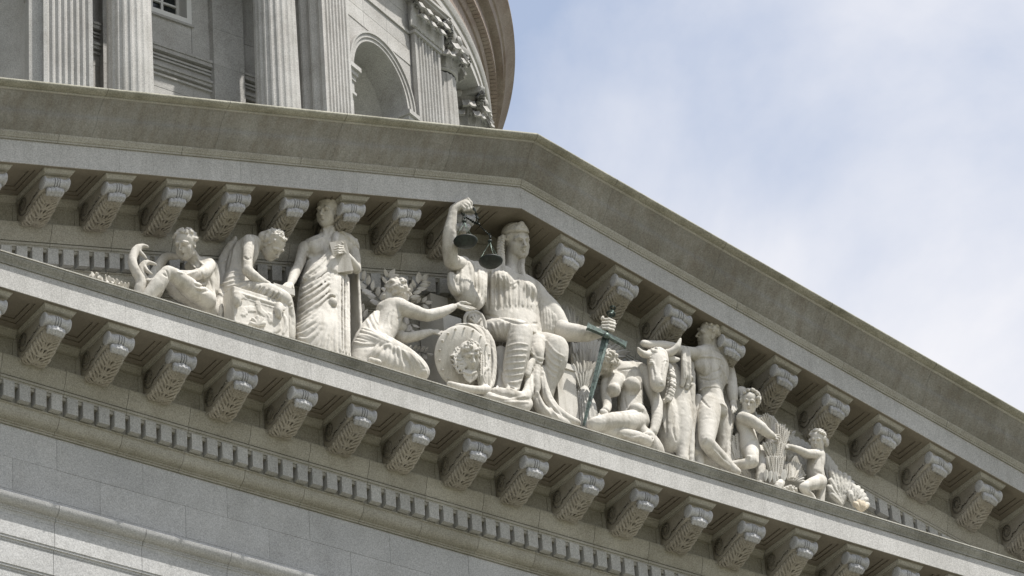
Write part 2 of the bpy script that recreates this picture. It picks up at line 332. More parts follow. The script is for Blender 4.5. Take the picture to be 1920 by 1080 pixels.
def surface_net(F):
    S = F < 0; n = F.shape
    A = S[:-1, :-1, :-1].astype(np.int8); cnt = A.copy()
    for dx, dy, dz in [(0, 0, 1), (0, 1, 0), (0, 1, 1), (1, 0, 0), (1, 0, 1), (1, 1, 0), (1, 1, 1)]: cnt += S[dx:n[0]-1+dx, dy:n[1]-1+dy, dz:n[2]-1+dz]
    cell = np.argwhere((cnt > 0) & (cnt < 8)); idx = np.full(cnt.shape, -1, np.int32); idx[cell[:, 0], cell[:, 1], cell[:, 2]] = np.arange(len(cell))
    cor = [(dx, dy, dz) for dx in (0, 1) for dy in (0, 1) for dz in (0, 1)]
    val = {c: F[cell[:, 0]+c[0], cell[:, 1]+c[1], cell[:, 2]+c[2]] for c in cor}
    acc = np.zeros((len(cell), 3)); w = np.zeros(len(cell))
    for c in cor:
        for ax in range(3):
            if c[ax] == 0:
                e = list(c); e[ax] = 1; e = tuple(e); a = val[c]; b = val[e]; m = (a < 0) != (b < 0)
                t = np.where(m, a/np.where(m, a-b, 1), 0); p = np.tile(np.array(c, float), (len(cell), 1)); p[:, ax] = t
                acc[m] += p[m]; w[m] += 1
    v = cell+acc/w[:, None]; quads = []
    for ax in range(3):
        sl0 = [slice(None)]*3; sl1 = [slice(None)]*3; sl0[ax] = slice(0, -1); sl1[ax] = slice(1, None); a = S[tuple(sl0)]; b = S[tuple(sl1)]
        E = np.argwhere(a != b); o1, o2 = [(1, 2), (2, 0), (0, 1)][ax]
        E = E[(E[:, o1] > 0) & (E[:, o2] > 0) & (E[:, o1] < n[o1]-1) & (E[:, o2] < n[o2]-1)]
        ins = a[E[:, 0], E[:, 1], E[:, 2]]; c = []
        for d1, d2 in ((-1, -1), (0, -1), (0, 0), (-1, 0)):
            q = E.copy(); q[:, o1] += d1; q[:, o2] += d2; c.append(idx[q[:, 0], q[:, 1], q[:, 2]])
        Q = np.stack(c, 1); Q[~ins] = Q[~ins][:, ::-1]; quads.append(Q)
    Q = np.concatenate(quads); Q = Q[(Q >= 0).all(1)]
    return v, Q

def main_piece(v, q, frac=0.03):
    """drop loose crumbs"""
    n = len(v); lab = np.arange(n); a = np.concatenate([q[:, 0], q[:, 1], q[:, 2]]); b = np.concatenate([q[:, 1], q[:, 2], q[:, 3]])
    while True:
        m = np.minimum(lab[a], lab[b]); l2 = lab.copy(); np.minimum.at(l2, a, m); np.minimum.at(l2, b, m); l2 = l2[l2]
        if (l2 == lab).all(): break
        lab = l2
    u, inv, c = np.unique(lab, return_inverse=True, return_counts=True)
    if len(u) == 1: return v, q
    keep = (c >= frac*n)[inv]; ix = np.cumsum(keep)-1; return v[keep], ix[q[keep[q[:, 0]]]]

# ------------------------------------------------------------------ anatomy
def head(S, c, H, yaw=0, pitch=10, roll=0, beard=False, mouth=0.0, female=False, k=0.02, ears=True, thin=0.0, fv=None, uv=None):
    """a carved head: H from chin to crown; angles as seen from the street (yaw to the right, pitch upwards, roll anticlockwise)"""
    y, p, r = R_(yaw), R_(pitch), R_(roll)
    f = view_dir(math.sin(y)*math.cos(p), math.sin(p), math.cos(y)*math.cos(p)); up0 = view_dir(-math.sin(r), math.cos(r), 0.0)
    if fv: f = view_dir(*fv); up0 = view_dir(*uv)
    B = basis(f, up0)
    P = lambda x, d, z: np.asarray(c)+H*(B[0]*x+B[1]*d+B[2]*z)
    E = lambda x, d, z, a, b, e, kk=0.04, neg=False: S.ell(P(x, d, z), np.array([a, b, e])*H, B, kk*H, neg)
    E(0, -0.05, 0.16, 0.33, 0.41, 0.345); E(0, 0.08, -0.10, 0.275-thin*0.03, 0.29, 0.40, 0.10)
    E(0, 0.20, -0.385, 0.135, 0.125, 0.11, 0.12)                                   # chin
    for s in (-1, 1):
        E(s*0.185, 0.17, -0.10-0.02*thin, 0.10, 0.12, 0.09, 0.10)                  # cheekbone
        E(s*0.17, 0.05, -0.27, 0.11, 0.20, 0.13, 0.12)                            # jaw
        E(s*0.135, 0.385, 0.0, 0.10, 0.095, 0.07, 0.04, True)                 # socket
        E(s*0.135, 0.275, -0.006, 0.066, 0.06, 0.058, 0.02)                       # eyeball
        S.chain([P(s*0.065, 0.345, 0.012), P(s*0.135, 0.362, 0.036), P(s*0.215, 0.30, 0.008)], [0.016*H, 0.02*H, 0.016*H], 0.012*H)   # upper lid
        S.chain([P(s*0.075, 0.335, -0.035), P(s*0.14, 0.335, -0.05), P(s*0.205, 0.295, -0.03)], 0.013*H, 0.012*H)
        S.chain([P(s*0.045, 0.365, 0.085), P(s*0.13, 0.372, 0.105), P(s*0.235, 0.285, 0.065)], [0.036*H, 0.04*H, 0.028*H], 0.04*H)   # brow
        S.chain([P(s*0.035, 0.42, -0.15), P(s*0.05, 0.375, -0.16)], 0.03*H, 0.02*H)  # nostril wing
        if ears: E(s*0.315, -0.02, -0.03, 0.035, 0.075, 0.115, 0.03); E(s*0.345, -0.01, -0.01, 0.02, 0.035, 0.06, 0.015, True)
    S.chain([P(0, 0.355, 0.09), P(0, 0.395, -0.01), P(0, 0.465, -0.135)], [0.034*H, 0.032*H, 0.046*H], 0.03*H)
    S.chain([P(0, 0.47, -0.14), P(0, 0.37, -0.165)], [0.03*H, 0.03*H], 0.02*H)
    up = 0.0 if female else 0.004
    S.chain([P(-0.095, 0.305, -0.245), P(-0.03, 0.372, -0.222), P(0.03, 0.372, -0.222), P(0.095, 0.305, -0.245)], [0.016*H, 0.026*H, 0.026*H, 0.016*H], 0.02*H)
    S.chain([P(-0.08, 0.305, -0.27-mouth), P(0, 0.365, -0.283-mouth), P(0.08, 0.305, -0.27-mouth)], [0.018*H, 0.032*H, 0.018*H], 0.02*H)
    if mouth > 0.01: E(0, 0.36, -0.25-mouth/2, 0.07, 0.09, mouth*0.75, 0.02, True)
    else: S.chain([P(-0.1, 0.325, -0.254), P(0, 0.40, -0.25), P(0.1, 0.325, -0.254)], 0.010*H, 0.012*H, True)
    E(0, 0.36, -0.325, 0.07, 0.035, 0.03, 0.03, True)                             # hollow under the lip
    return P, B
def curls(S, P, H, n, seed, zmin=-0.05, dmax=0.22, size=0.075, k=0.02, back=True, thick=0.03):
    """a cap of short locks over the skull"""
    rg = np.random.default_rng(seed)
    i = 0; m = 0
    while i < n and m < n*40:
        m += 1; v = unit(rg.standard_normal(3)); p = np.array([0.345*v[0], -0.05+0.425*v[1], 0.16+0.355*v[2]])
        if p[2] < zmin+0.62*max(0, p[1]) or p[1] > dmax+0.35*max(0, p[2]-0.1): continue
        i += 1; t = unit(np.cross(v, rg.standard_normal(3)))*0.05; c = p*(1+thick)
        S.chain([P(*(c-t)), P(*(c+t*0.2+v*0.012)), P(*(c+t))], [size*0.75*H, size*H, size*0.7*H], k*H)
def fingers(S, F, lists, r=0.02, k=0.012):
    for L in lists: S.chain([F(*p) for p in L], [r*1.05]+[r]*(len(L)-2)+[r*0.82] if len(L) > 2 else r, k)
# ================================================================== the setting
GZ = -34.7
gv, gf = [(-3000, -3000, GZ), (3000, -3000, GZ), (3000, 3000, GZ), (-3000, 3000, GZ)], [(0, 1, 2, 3)]
tag(link('ground', mesh('ground', gv, gf), None, M['ground']), None, None, None, 'structure')

# ================================================================== temple front
XC = 8.2                      # axis of the pediment
TZ, TT = 4.314, 0.2463        # apex height and slope of the raking cornice
HALF = 17.5
rake_l = lambda x: TZ-TT*(XC-x)
rake_r = lambda x: TZ-TT*(x-XC)
portico = empty('temple_front', (XC, 1.0, GZ), 'grey granite temple front with carved cornices, dentils and triangular pediment', 'building')
def part(name, vf, mat, parent=portico, smooth=False, sharp=None):
    me = mesh(name, vf[0], vf[1], smooth, sharp); fix_normals(me)
    return link(name, me, parent, M[mat])
GAP = 0.0035
JOINT = {'fillet': 0.002, 'corona': 0.0012, 'sima': 0.002, 'simatop': 0.004, 'lip': 0.002}
def course(name, prof, cuts, mat, zf=None, smooth=True):
    g = JOINT.get(mat, GAP)
    for a, b in zip(cuts[:-1], cuts[1:]):
        part(name, prism(prof, a+g, b-g, zf), mat, smooth=smooth, sharp=32)
def cuts(x0, x1, step, ph, lo, hi):
    """joints at ph + k*step inside (lo, hi), long pieces outside"""
    c = [x0]; k = math.ceil((lo-ph)/step)
    while ph+k*step < hi: c.append(ph+k*step); k += 1
    return c+[x1]
XL, XR = XC-HALF, XC+HALF
# --- sections (y, z), z measured from the modillion line
cyma = [(-0.215, 0.598), (-0.213, 0.572), (-0.205, 0.568)]+[(-0.205+0.03*(1-math.cos(PI*t/8))/2*1.0+0.025*t/8, 0.568-0.075*t/8) for t in range(1, 9)]+[(-0.152, 0.487), (-0.150, 0.478)]
P_lip = [(0.25, 0.600), (-0.20, 0.600)]+cyma+[(0.25, 0.478)]
P_corona = [(0.60, 0.4745), (-0.13, 0.4745), (-0.13, 0.086), (-0.118, 0.084), (-0.105, 0.102), (-0.09, 0.102), (-0.075, 0.165), (0.60, 0.165)]
P_band = [(1.10, -0.345), (0.735, -0.345), (0.735, -0.375), (0.745, -0.40), (0.758, -0.455), (0.772, -0.51), (0.792, -0.56), (0.818, -0.60), (0.822, -0.617), (0.845, -0.619), (0.845, -0.640), (0.808, -0.642), (0.808, -0.680), (0.822, -0.682), (0.822, -0.722), (1.10, -0.722)]
ov = [(0.915+0.125*(1-math.cos(R_(90*t/7))), -1.022-0.165*math.sin(R_(90*t/7))) for t in range(8)]
P_ovolo = [(1.25, -1.000), (0.895, -1.000), (0.895, -1.018)]+ov+[(1.055, -1.192), (1.055, -1.213), (1.075, -1.216), (1.075, -1.240), (1.25, -1.240)]
P_dback = [(1.25, -0.724), (0.835, -0.724), (0.835, -0.775), (0.925, -0.777), (0.925, -0.998), (1.25, -0.998)]
P_wall = [(1.25, 0.10), (0.80, 0.10), (0.80, -0.343), (1.25, -0.343)]
bed = [(0.70, 0.083), (0.70, 0.060), (0.712, 0.055), (0.722, 0.030), (0.75, 0.0), (0.765, -0.020), (0.765, -0.038), (0.80, -0.04), (0.80, 0.083)]
cy2 = [(-0.20-0.36*t/16-0.055*math.sin(2*PI*t/16), 0.600+0.445*t/16+0.038*math.sin(2*PI*t/16)) for t in range(17)]
P_sima = [(0.2, 0.60)]+cy2+[(0.2, 1.045)]
top = [(-0.575, 1.064), (-0.635, 1.064)]+[(-0.635-0.060*math.sin(R_(180*t/9))**0.8-0.012*t/9, 1.064+0.105*t/9) for t in range(1, 9)]+[(-0.635, 1.176), (-0.45, 1.180)]
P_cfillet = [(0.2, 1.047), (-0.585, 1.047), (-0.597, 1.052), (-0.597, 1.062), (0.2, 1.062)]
P_coping = [(0.2, 1.064)]+top+[(0.2, 1.180)]
P_rfillet = [(0.3, 0.4775), (-0.152, 0.4775), (-0.152, 0.505), (-0.165, 0.512), (-0.172, 0.535), (-0.19, 0.555), (-0.198, 0.575), (-0.200, 0.597), (0.3, 0.597)]
P_rcorona = P_corona

# --- level entablature
JC = cuts(XL, XR, 1.01, 0.19, -2, 19)
course('cornice_lip_block', P_lip, JC, 'lip')
course('cornice_lip_fillet', [(0.25, 0.628), (-0.215, 0.628), (-0.228, 0.622), (-0.228, 0.604), (-0.215, 0.602), (0.25, 0.602)], JC, 'fillet')  # sunlit top edge of the lip put in as a paler strip
course('corona_block', P_corona, cuts(XL, XR, 1.01, 0.19, -2, 19), 'corona')
course('bed_band_block', P_band, cuts(XL, XR, 1.0, -0.26, -2, 19), 'bed')
course('dentil_backing', P_dback, [XL, XR], 'bed', smooth=False)
course('ovolo_block', P_ovolo, cuts(XL, XR, 1.0, -0.28, -2, 19), 'bed')
part('modillion_band_wall', prism(P_wall, XL, XR), 'bed')
FZ = [-1.243, -1.752, -2.265, -2.47]
for r in range(3):
    c = cuts(XL, XR, 1.37, 0.78 if r != 1 else 0.09, -2, 19)
    for a, b in zip(c[:-1], c[1:]):
        part('frieze_block', box(a+0.0022, b-0.0022, 1.10+0.002*random.random(), 1.60, FZ[r+1]+0.0022, FZ[r]-0.0022), 'stone')
crown = [(1.09, -2.375), (1.0, -2.38), (0.962, -2.395)]+[(0.94+0.095*(1-math.cos(R_(95*t/7))), -2.42-0.135*math.sin(R_(90*t/7))) for t in range(8)]
P_crown = [(1.4, -2.375)]+crown+[(1.05, -2.558), (1.05, -2.585), (1.06, -2.588), (1.06, -2.612), (1.072, -2.618), (1.085, -2.66), (1.085, -2.675), (1.4, -2.675)]
def fascia(y, z0, z1): return [(1.5, z0), (y, z0), (y, z1+0.075), (y+0.012, z1+0.072), (y+0.012, z1+0.04), (y+0.03, z1+0.03), (y+0.034, z1), (1.5, z1)]
for nm, pr_ in (('architrave_crown_block', P_crown), ('architrave_fascia_block', fascia(1.085, -2.677, -3.075)), ('architrave_fascia_block', fascia(1.125, -3.077, -3.50)), ('architrave_fascia_block', fascia(1.165, -3.502, -3.95))):
    course(nm, pr_, cuts(XL, XR, 1.37, 0.73, -2, 19), 'stone')
# --- porch below: wall and fluted columns carry the entablature
part('porch_wall', box(XL+0.5, XR-0.5, 4.5, 9.0, GZ, -3.95), 'stone')
part('porch_ceiling', box(XL+0.2, XR-0.2, 1.6, 9.0, -3.9, -3.4), 'stone')
for k in range(8): part('porch_step', box(XL-1-0.5*k, XR+1+0.5*k, -1.5-0.5*k, 9, GZ+2.1-0.3*k+0.001, GZ+2.4-0.3*k), 'stone')

# --- raking cornices: the same sections sheared along the gable
def rcourse(name, prof, mat, step, ph, y_trim=None):
    c = [XL]+[ph+k*step for k in range(-20, 40) if -2.5 < ph+k*step < XC-0.35*step]+[XC]
    course(name, prof, c, mat, rake_l)
    c = [XC]+[2*XC-x for x in c[::-1][1:]]
    course(name, prof, c, mat, rake_r)
rcourse('raking_corona_block', P_rcorona, 'corona', 2.03, 1.14)
rcourse('raking_fillet_block', P_rfillet, 'bed', 2.03, 0.13)
rcourse('sima_block', P_sima, 'sima', 2.03, 0.65)
rcourse('coping_block', P_coping, 'simatop', 2.03, 0.65)
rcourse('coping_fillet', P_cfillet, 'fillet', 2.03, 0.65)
DZ = 11.55                     # beyond this distance from the axis the bed mouldings run into the floor
lim = lambda prof: prof
for sgn, zf in ((-1, rake_l), (1, rake_r)):
    def rc(name, prof, mat, step, ph, far):
        d = [0.0]+[ph+k*step for k in range(40) if 0.3 < ph+k*step < far-0.3]+[far]
        xs = [XC+sgn*q for q in d]
        if sgn < 0: xs = xs[::-1]
        course(name, prof, xs, mat, zf)
    rc('raking_band_block', P_band, 'bed', 1.0, 0.67, HALF-1.2)
    rc('raking_dentil_backing', P_dback, 'bed', 50, 60, HALF-2.5)
    rc('raking_ovolo_block', P_ovolo, 'bed', 1.0, 0.67, HALF-3.5)
    rc('raking_band_wall', P_wall, 'bed', 50, 60, HALF-0.5)
v = [(XL+2, 1.105, 0.3), (XR-2, 1.105, 0.3), (XC, 1.105, TZ-0.9), (XL+2, 1.6, 0.3), (XR-2, 1.6, 0.3), (XC, 1.6, TZ-0.9)]
part('tympanum', (v, [(0, 1, 2), (5, 4, 3), (0, 3, 4, 1), (1, 4, 5, 2), (2, 5, 3, 0)]), 'bed')
part('pediment_floor', box(XL, XR, 0.253, 1.25, 0.40, 0.626), 'stone')
for zf, a, b in ((rake_l, XL, XC), (rake_r, XC, XR)):
    part('roof_slope', prism([(0.203, 1.02), (0.203, 1.16), (18, 1.16), (18, 1.02)], a, b, zf), 'copper')

# --- dentils
dent = {}
def dentil(x, zf, key):
    vf = box(x, x+0.170, 0.800, 0.92, -0.985, -0.7255)
    if zf: vf = ([(p[0], p[1], p[2]+zf(p[0])) for p in vf[0]], vf[1])
    part('dentil', vf, 'dentil')
for k in range(-6, 82):
    dentil(0.035+0.25*k, None, 0)
for k in range(0, 36):
    dentil(XC-0.25*k-0.21, rake_l, 1); dentil(XC+0.25*k+0.04, rake_r, 2)

# --- modillions (built once, sheared for each slope)
def bands(sh):
    """the pieces of one bracket, centred on x = 0"""
    S = lambda vf: ([(p[0], p[1], p[2]+sh*p[0]) for p in vf[0]], vf[1])
    und = spline([(0.10, -0.165), (0.17, -0.20), (0.30, -0.235), (0.45, -0.295), (0.60, -0.345), (0.70, -0.355), (0.80, -0.345)], 16)
    prof = [(0.80, 0.018), (0.03, 0.018), (0.03, -0.02), (0.06, -0.10)]+[tuple(p) for p in und]
    body = prism(prof, -0.195, 0.195)
    foot, foot2 = box(-0.205, 0.205, 0.715, 0.80, -0.372, -0.346), box(-0.215, 0.215, 0.728, 0.80, -0.40, -0.3725)
    capp = [(0.222, 0.020), (0.222, 0.030), (0.232, 0.038), (0.245, 0.060), (0.252, 0.066), (0.252, 0.083)]
    v = []; f = []
    rings = []
    for w, z in capp:
        y0 = -(w-0.222)-0.045
        rings.append(len(v)); v += [(-w, 0.80, z), (-w, y0, z), (w, y0, z), (w, 0.80, z)]
    for a, b in zip(rings[:-1], rings[1:]):
        for i in range(4): j = (i+1) % 4; f.append((a+i, a+j, b+j, b+i))
    f += [(0, 1, 2, 3), tuple(rings[-1]+i for i in (3, 2, 1, 0))]
    cap = (v, f)
    rp = [(0.0, -0.205), (0.05, -0.207), (0.092, -0.206), (0.103, -0.196), (0.101, -0.182), (0.082, -0.165), (0.074, -0.14), (0.078, -0.10), (0.092, -0.060), (0.094, -0.048), (0.070, -0.040), (0.070, -0.034), (0.095, -0.030), (0.100, -0.018), (0.095, -0.008), (0.072, -0.004)]
    rp = rp+[(r, -h) for r, h in rp[::-1]]
    roll = lathe(rp, 22, 'x', (0, 0.072, -0.092))
    # curled leaf tip of five lobes, and the acanthus leaf hugging the underside, both carved on a fine grid
    if 'leaf' in _CARVED: return carved(S, body, foot, foot2, cap, roll)
    T = Sculpt(0.0065)
    for u in (-2, -1, 0, 1, 2):
        x = u*0.052; d = 0.016*abs(u)
        T.chain([(x*0.8, 0.15, -0.170), (x*0.95, 0.085, -0.178-0.2*d), (x, 0.030+d, -0.205), (x*1.04, 0.022+d, -0.250+0.4*d), (x*1.0, 0.050+d, -0.285+0.6*d), (x*0.9, 0.085, -0.275)], [0.030, 0.031, 0.033, 0.033, 0.030, 0.020], 0.006)
    curl = T.grid()
    T = Sculpt(0.0072); UP = np.array([(0.155, -0.215), (0.22, -0.262), (0.32, -0.292), (0.45, -0.345), (0.58, -0.392), (0.69, -0.405), (0.765, -0.378)])
    und2 = spline(UP, 60); ribp = lambda q: und2[int(min(max(q, 0), 1)*59)]
    T.chain([(0, p[0], p[1]+0.01) for p in und2[::4]], [0.020]*8+[0.026]*7, 0.01)
    for w in (-0.15, -0.08, 0.08, 0.15): T.chain([(w*(0.55+0.45*min(1, 1.6*k/9)), ribp(k/9)[0], ribp(k/9)[1]+0.035) for k in range(10)], 0.036, 0.02)
    for i, q in enumerate((0.98, 0.80, 0.62, 0.45, 0.28, 0.13)):
        wd = (0.185, 0.19, 0.185, 0.172, 0.150, 0.120)[i]
        for sd in (-1, 1):
            a = ribp(q)
            for fq, wf, rf in ((-0.02, 1.0, 0.9), (0.06, 0.93, 1.0), (0.13, 0.74, 0.85)):
                b = ribp(q-0.06-fq); c = ribp(q-0.13-fq); e = ribp(q-0.17-fq)
                T.chain([(sd*0.012, a[0], a[1]), (sd*wd*wf*0.5, b[0], b[1]-0.020), (sd*wd*wf*0.85, c[0], c[1]-0.012), (sd*wd*wf*1.03, e[0], e[1]+0.022)], [0.012, 0.017*rf, 0.019*rf, 0.012*rf], 0.004)
    leaf = T.grid()
    _CARVED['leaf'], _CARVED['curl'] = leaf, curl
    return carved(S, body, foot, foot2, cap, roll)
def carved(S, body, foot, foot2, cap, roll):
    leaf, curl = _CARVED['leaf'], _CARVED['curl']
    def volute(s):
        pts = [(s*0.198, 0.10, -0.13), (s*0.2, 0.2, -0.155), (s*0.2, 0.32, -0.185), (s*0.2, 0.43, -0.225)]
        for k in range(44):
            a = R_(215+k*18); r = 0.158*math.exp(-k*0.034)
            pts.append((s*(0.2+0.0006*k), 0.625+r*math.cos(a)*0.98, -0.135+r*math.sin(a)*1.12))
        return tube(pts, [0.011]+[0.016]*3+[max(0.007, 0.0165-0.0002*k) for k in range(44)], 7)
    return {k: S(q) for k, q in dict(body=body, foot=foot, foot2=foot2, cap=cap, roll=roll, curl=curl, leaf=leaf, vol=volute(-1), vol2=volute(1), back=box(-0.28, -0.216, 0.785, 0.7985, -0.340, -0.045), back2=box(0.216, 0.28, 0.785, 0.7985, -0.340, -0.045)).items()}
MOD = {}; _CARVED = {}
for key, sh in (('flat', 0.0), ('left', TT), ('right', -TT)):
    d = bands(sh); D = {}
    for k, (nm, mt, sm) in dict(body=('modillion', 'modillion', 40), foot=('foot_fillet', 'bed', None), foot2=('foot_fillet', 'bed', None), cap=('cap', 'bed', None), roll=('scroll_roll', 'roll', 50), curl=('leaf_tip', 'roll', 60), leaf=('acanthus_leaf', 'modillion', 70), vol=('side_volute', 'modillion', 60), vol2=('side_volute', 'modillion', 60), back=('panel_frame', 'bed', None), back2=('panel_frame', 'bed', None)).items():
        me = mesh(nm, d[k][0], d[k][1], bool(sm), sm); fix_normals(me); me.materials.append(M[mt]); D[k] = me
    MOD[key] = D
def place_modillion(key, x, z):
    D = MOD[key]
    b = bpy.data.objects.new('modillion', D['body']); COL.objects.link(b); b.parent = portico; b.location = Vector((x, 0, z))-portico.location
    for k in ('foot', 'foot2', 'cap', 'roll', 'curl', 'leaf', 'vol', 'vol2', 'back', 'back2'):
        o = bpy.data.objects.new(D[k].name, D[k]); COL.objects.link(o); o.parent = b
LOWX = [i+0.2 for i in range(-2, 20)]
for x in LOWX: place_modillion('flat', x, 0.0)
for i in range(1, 11): place_modillion('left', XC-i, rake_l(XC-i))
for i in range(1, 12): place_modillion('right', XC+i, rake_r(XC+i))
# --- coffered soffit panels between the brackets
def coffer(xa, xb, zf):
    """nested sunk frames; xa..xb between bracket axes"""
    w0 = xa+0.0; rects = [(xa, xb, -0.12, 0.80, 0.0842), (xa+0.335, xb-0.335, 0.02, 0.60, 0.0842), (xa+0.335, xb-0.335, 0.02, 0.60, 0.106), (xa+0.40, xb-0.40, 0.085, 0.535, 0.106), (xa+0.40, xb-0.40, 0.085, 0.535, 0.128)]
    v = []; f = []
    for x0, x1, y0, y1, z in rects: v += [(x0, y0, z), (x1, y0, z), (x1, y1, z), (x0, y1, z)]
    for r in range(len(rects)-1):
        for i in range(4): j = (i+1) % 4; f.append((4*r+i, 4*r+j, 4*r+4+j, 4*r+4+i))
    f.append((16, 17, 18, 19))
    # groove cut as a thin sunk line inside the frame
    if zf: v = [(p[0], p[1], p[2]+zf(p[0])) for p in v]
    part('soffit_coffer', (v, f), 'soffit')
def bedmould(xa, xb, zf):
    vs_ = []
    part('bed_moulding', prism(bed, xa+0.2525, xb-0.2525, zf), 'bed')
for a, b in zip(LOWX[:-1], LOWX[1:]): coffer(a, b, None); bedmould(a, b, None)
for i in range(1, 11):
    coffer(XC-i-1, XC-i, rake_l); bedmould(XC-i-1, XC-i, rake_l)
for i in range(1, 12):
    coffer(XC+i, XC+i+1, rake_r); bedmould(XC+i, XC+i+1, rake_r)
for zf, a, b in ((rake_l, XC-1, XC), (rake_r, XC, XC+1)):      # the peaked bay under the apex
    v = [(a, -0.12, 0.0842), (b, -0.12, 0.0842), (b, 0.80, 0.0842), (a, 0.80, 0.0842)]
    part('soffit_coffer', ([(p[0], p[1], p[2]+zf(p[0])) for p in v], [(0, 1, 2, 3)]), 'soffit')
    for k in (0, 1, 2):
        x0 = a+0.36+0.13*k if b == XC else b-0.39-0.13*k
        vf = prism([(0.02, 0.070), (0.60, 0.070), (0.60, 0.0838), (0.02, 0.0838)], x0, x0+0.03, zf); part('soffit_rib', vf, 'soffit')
    part('bed_moulding', prism(bed, a+(0.2525 if b == XC else 0), b-(0.2525 if a == XC else 0), zf), 'bed')
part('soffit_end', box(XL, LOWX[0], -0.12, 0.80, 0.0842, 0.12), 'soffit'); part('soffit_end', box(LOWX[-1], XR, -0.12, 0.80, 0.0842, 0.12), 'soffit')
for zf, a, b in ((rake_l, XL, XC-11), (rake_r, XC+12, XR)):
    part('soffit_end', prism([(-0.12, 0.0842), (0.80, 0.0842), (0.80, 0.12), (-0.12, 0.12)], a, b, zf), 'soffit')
# ================================================================== drum of the dome
DC = np.array([XC, 19.7]); 
drum = empty('dome_drum', (XC, 19.7, 2.0), 'round dome drum with fluted columns, niches and heavy cornice behind the gable', 'building')
dpart = lambda name, vf, mat, smooth=False, sharp=None, parent=None: part(name, vf, mat, parent or drum, smooth, sharp)
def dp(th, r, z): a = R_(th); return (DC[0]+r*math.sin(a), DC[1]-r*math.cos(a), z)
def local(phi, vf):
    """(u along the face, d out from the axis, z) to place coordinates, for a face looking towards phi"""
    a = R_(phi); return [(DC[0]+d*math.sin(a)+u*math.cos(a), DC[1]-d*math.cos(a)+u*math.sin(a), z) for u, d, z in vf[0]], vf[1]
def ring(prof, t0, t1, n, closed=True):
    v = []; f = []; m = len(prof)
    for k in range(n+1):
        th = t0+(t1-t0)*k/n
        for r, z in prof: v.append(dp(th, r, z))
    for k in range(n):
        for j in range(m if closed else m-1):
            a = k*m+j; b = k*m+(j+1) % m; f.append((a, b, b+m, a+m))
    if closed: f += [tuple(range(m))[::-1], tuple(range(n*m, n*m+m))]
    return v, f
Z_AST, Z_CAP, Z_BASE = 16.42, 17.30, 7.0
def fluted(r0, r1, z0, z1, n=20, per=8, levels=6):
    v = []; f = []; m = n*per
    for l in range(levels):
        t = l/(levels-1); r = r0+(r1-r0)*(t**1.6); z = z0+(z1-z0)*t
        for k in range(m):
            q = (k % per)/per; d = 0.0 if q < 0.13 or q > 0.87 else math.sin(PI*(q-0.13)/0.74)*0.105
            rr = r*(1-d*0.55); a = 2*PI*k/m; v.append((rr*math.cos(a), rr*math.sin(a), z))
    for l in range(levels-1):
        for k in range(m):
            a = l*m+k; b = l*m+(k+1) % m; f.append((a, b, b+m, a+m))
    return v, f
def thick(v, nu, nv, back):
    """a grid sheet given a back and closed edges"""
    n = nu*nv; v = list(v); v += [back(p) for p in v]; f = []
    for j in range(nv-1):
        for i in range(nu-1): a = j*nu+i; f.append((a, a+1, a+nu+1, a+nu)); f.append((n+a, n+a+nu, n+a+nu+1, n+a+1))
    rim = list(range(nu))+[j*nu+nu-1 for j in range(1, nv)]+[(nv-1)*nu+i for i in range(nu-2, -1, -1)]+[j*nu for j in range(nv-2, 0, -1)]
    for k in range(len(rim)): a, b = rim[k], rim[(k+1) % len(rim)]; f.append((a, n+a, n+b, b))
    return v, f
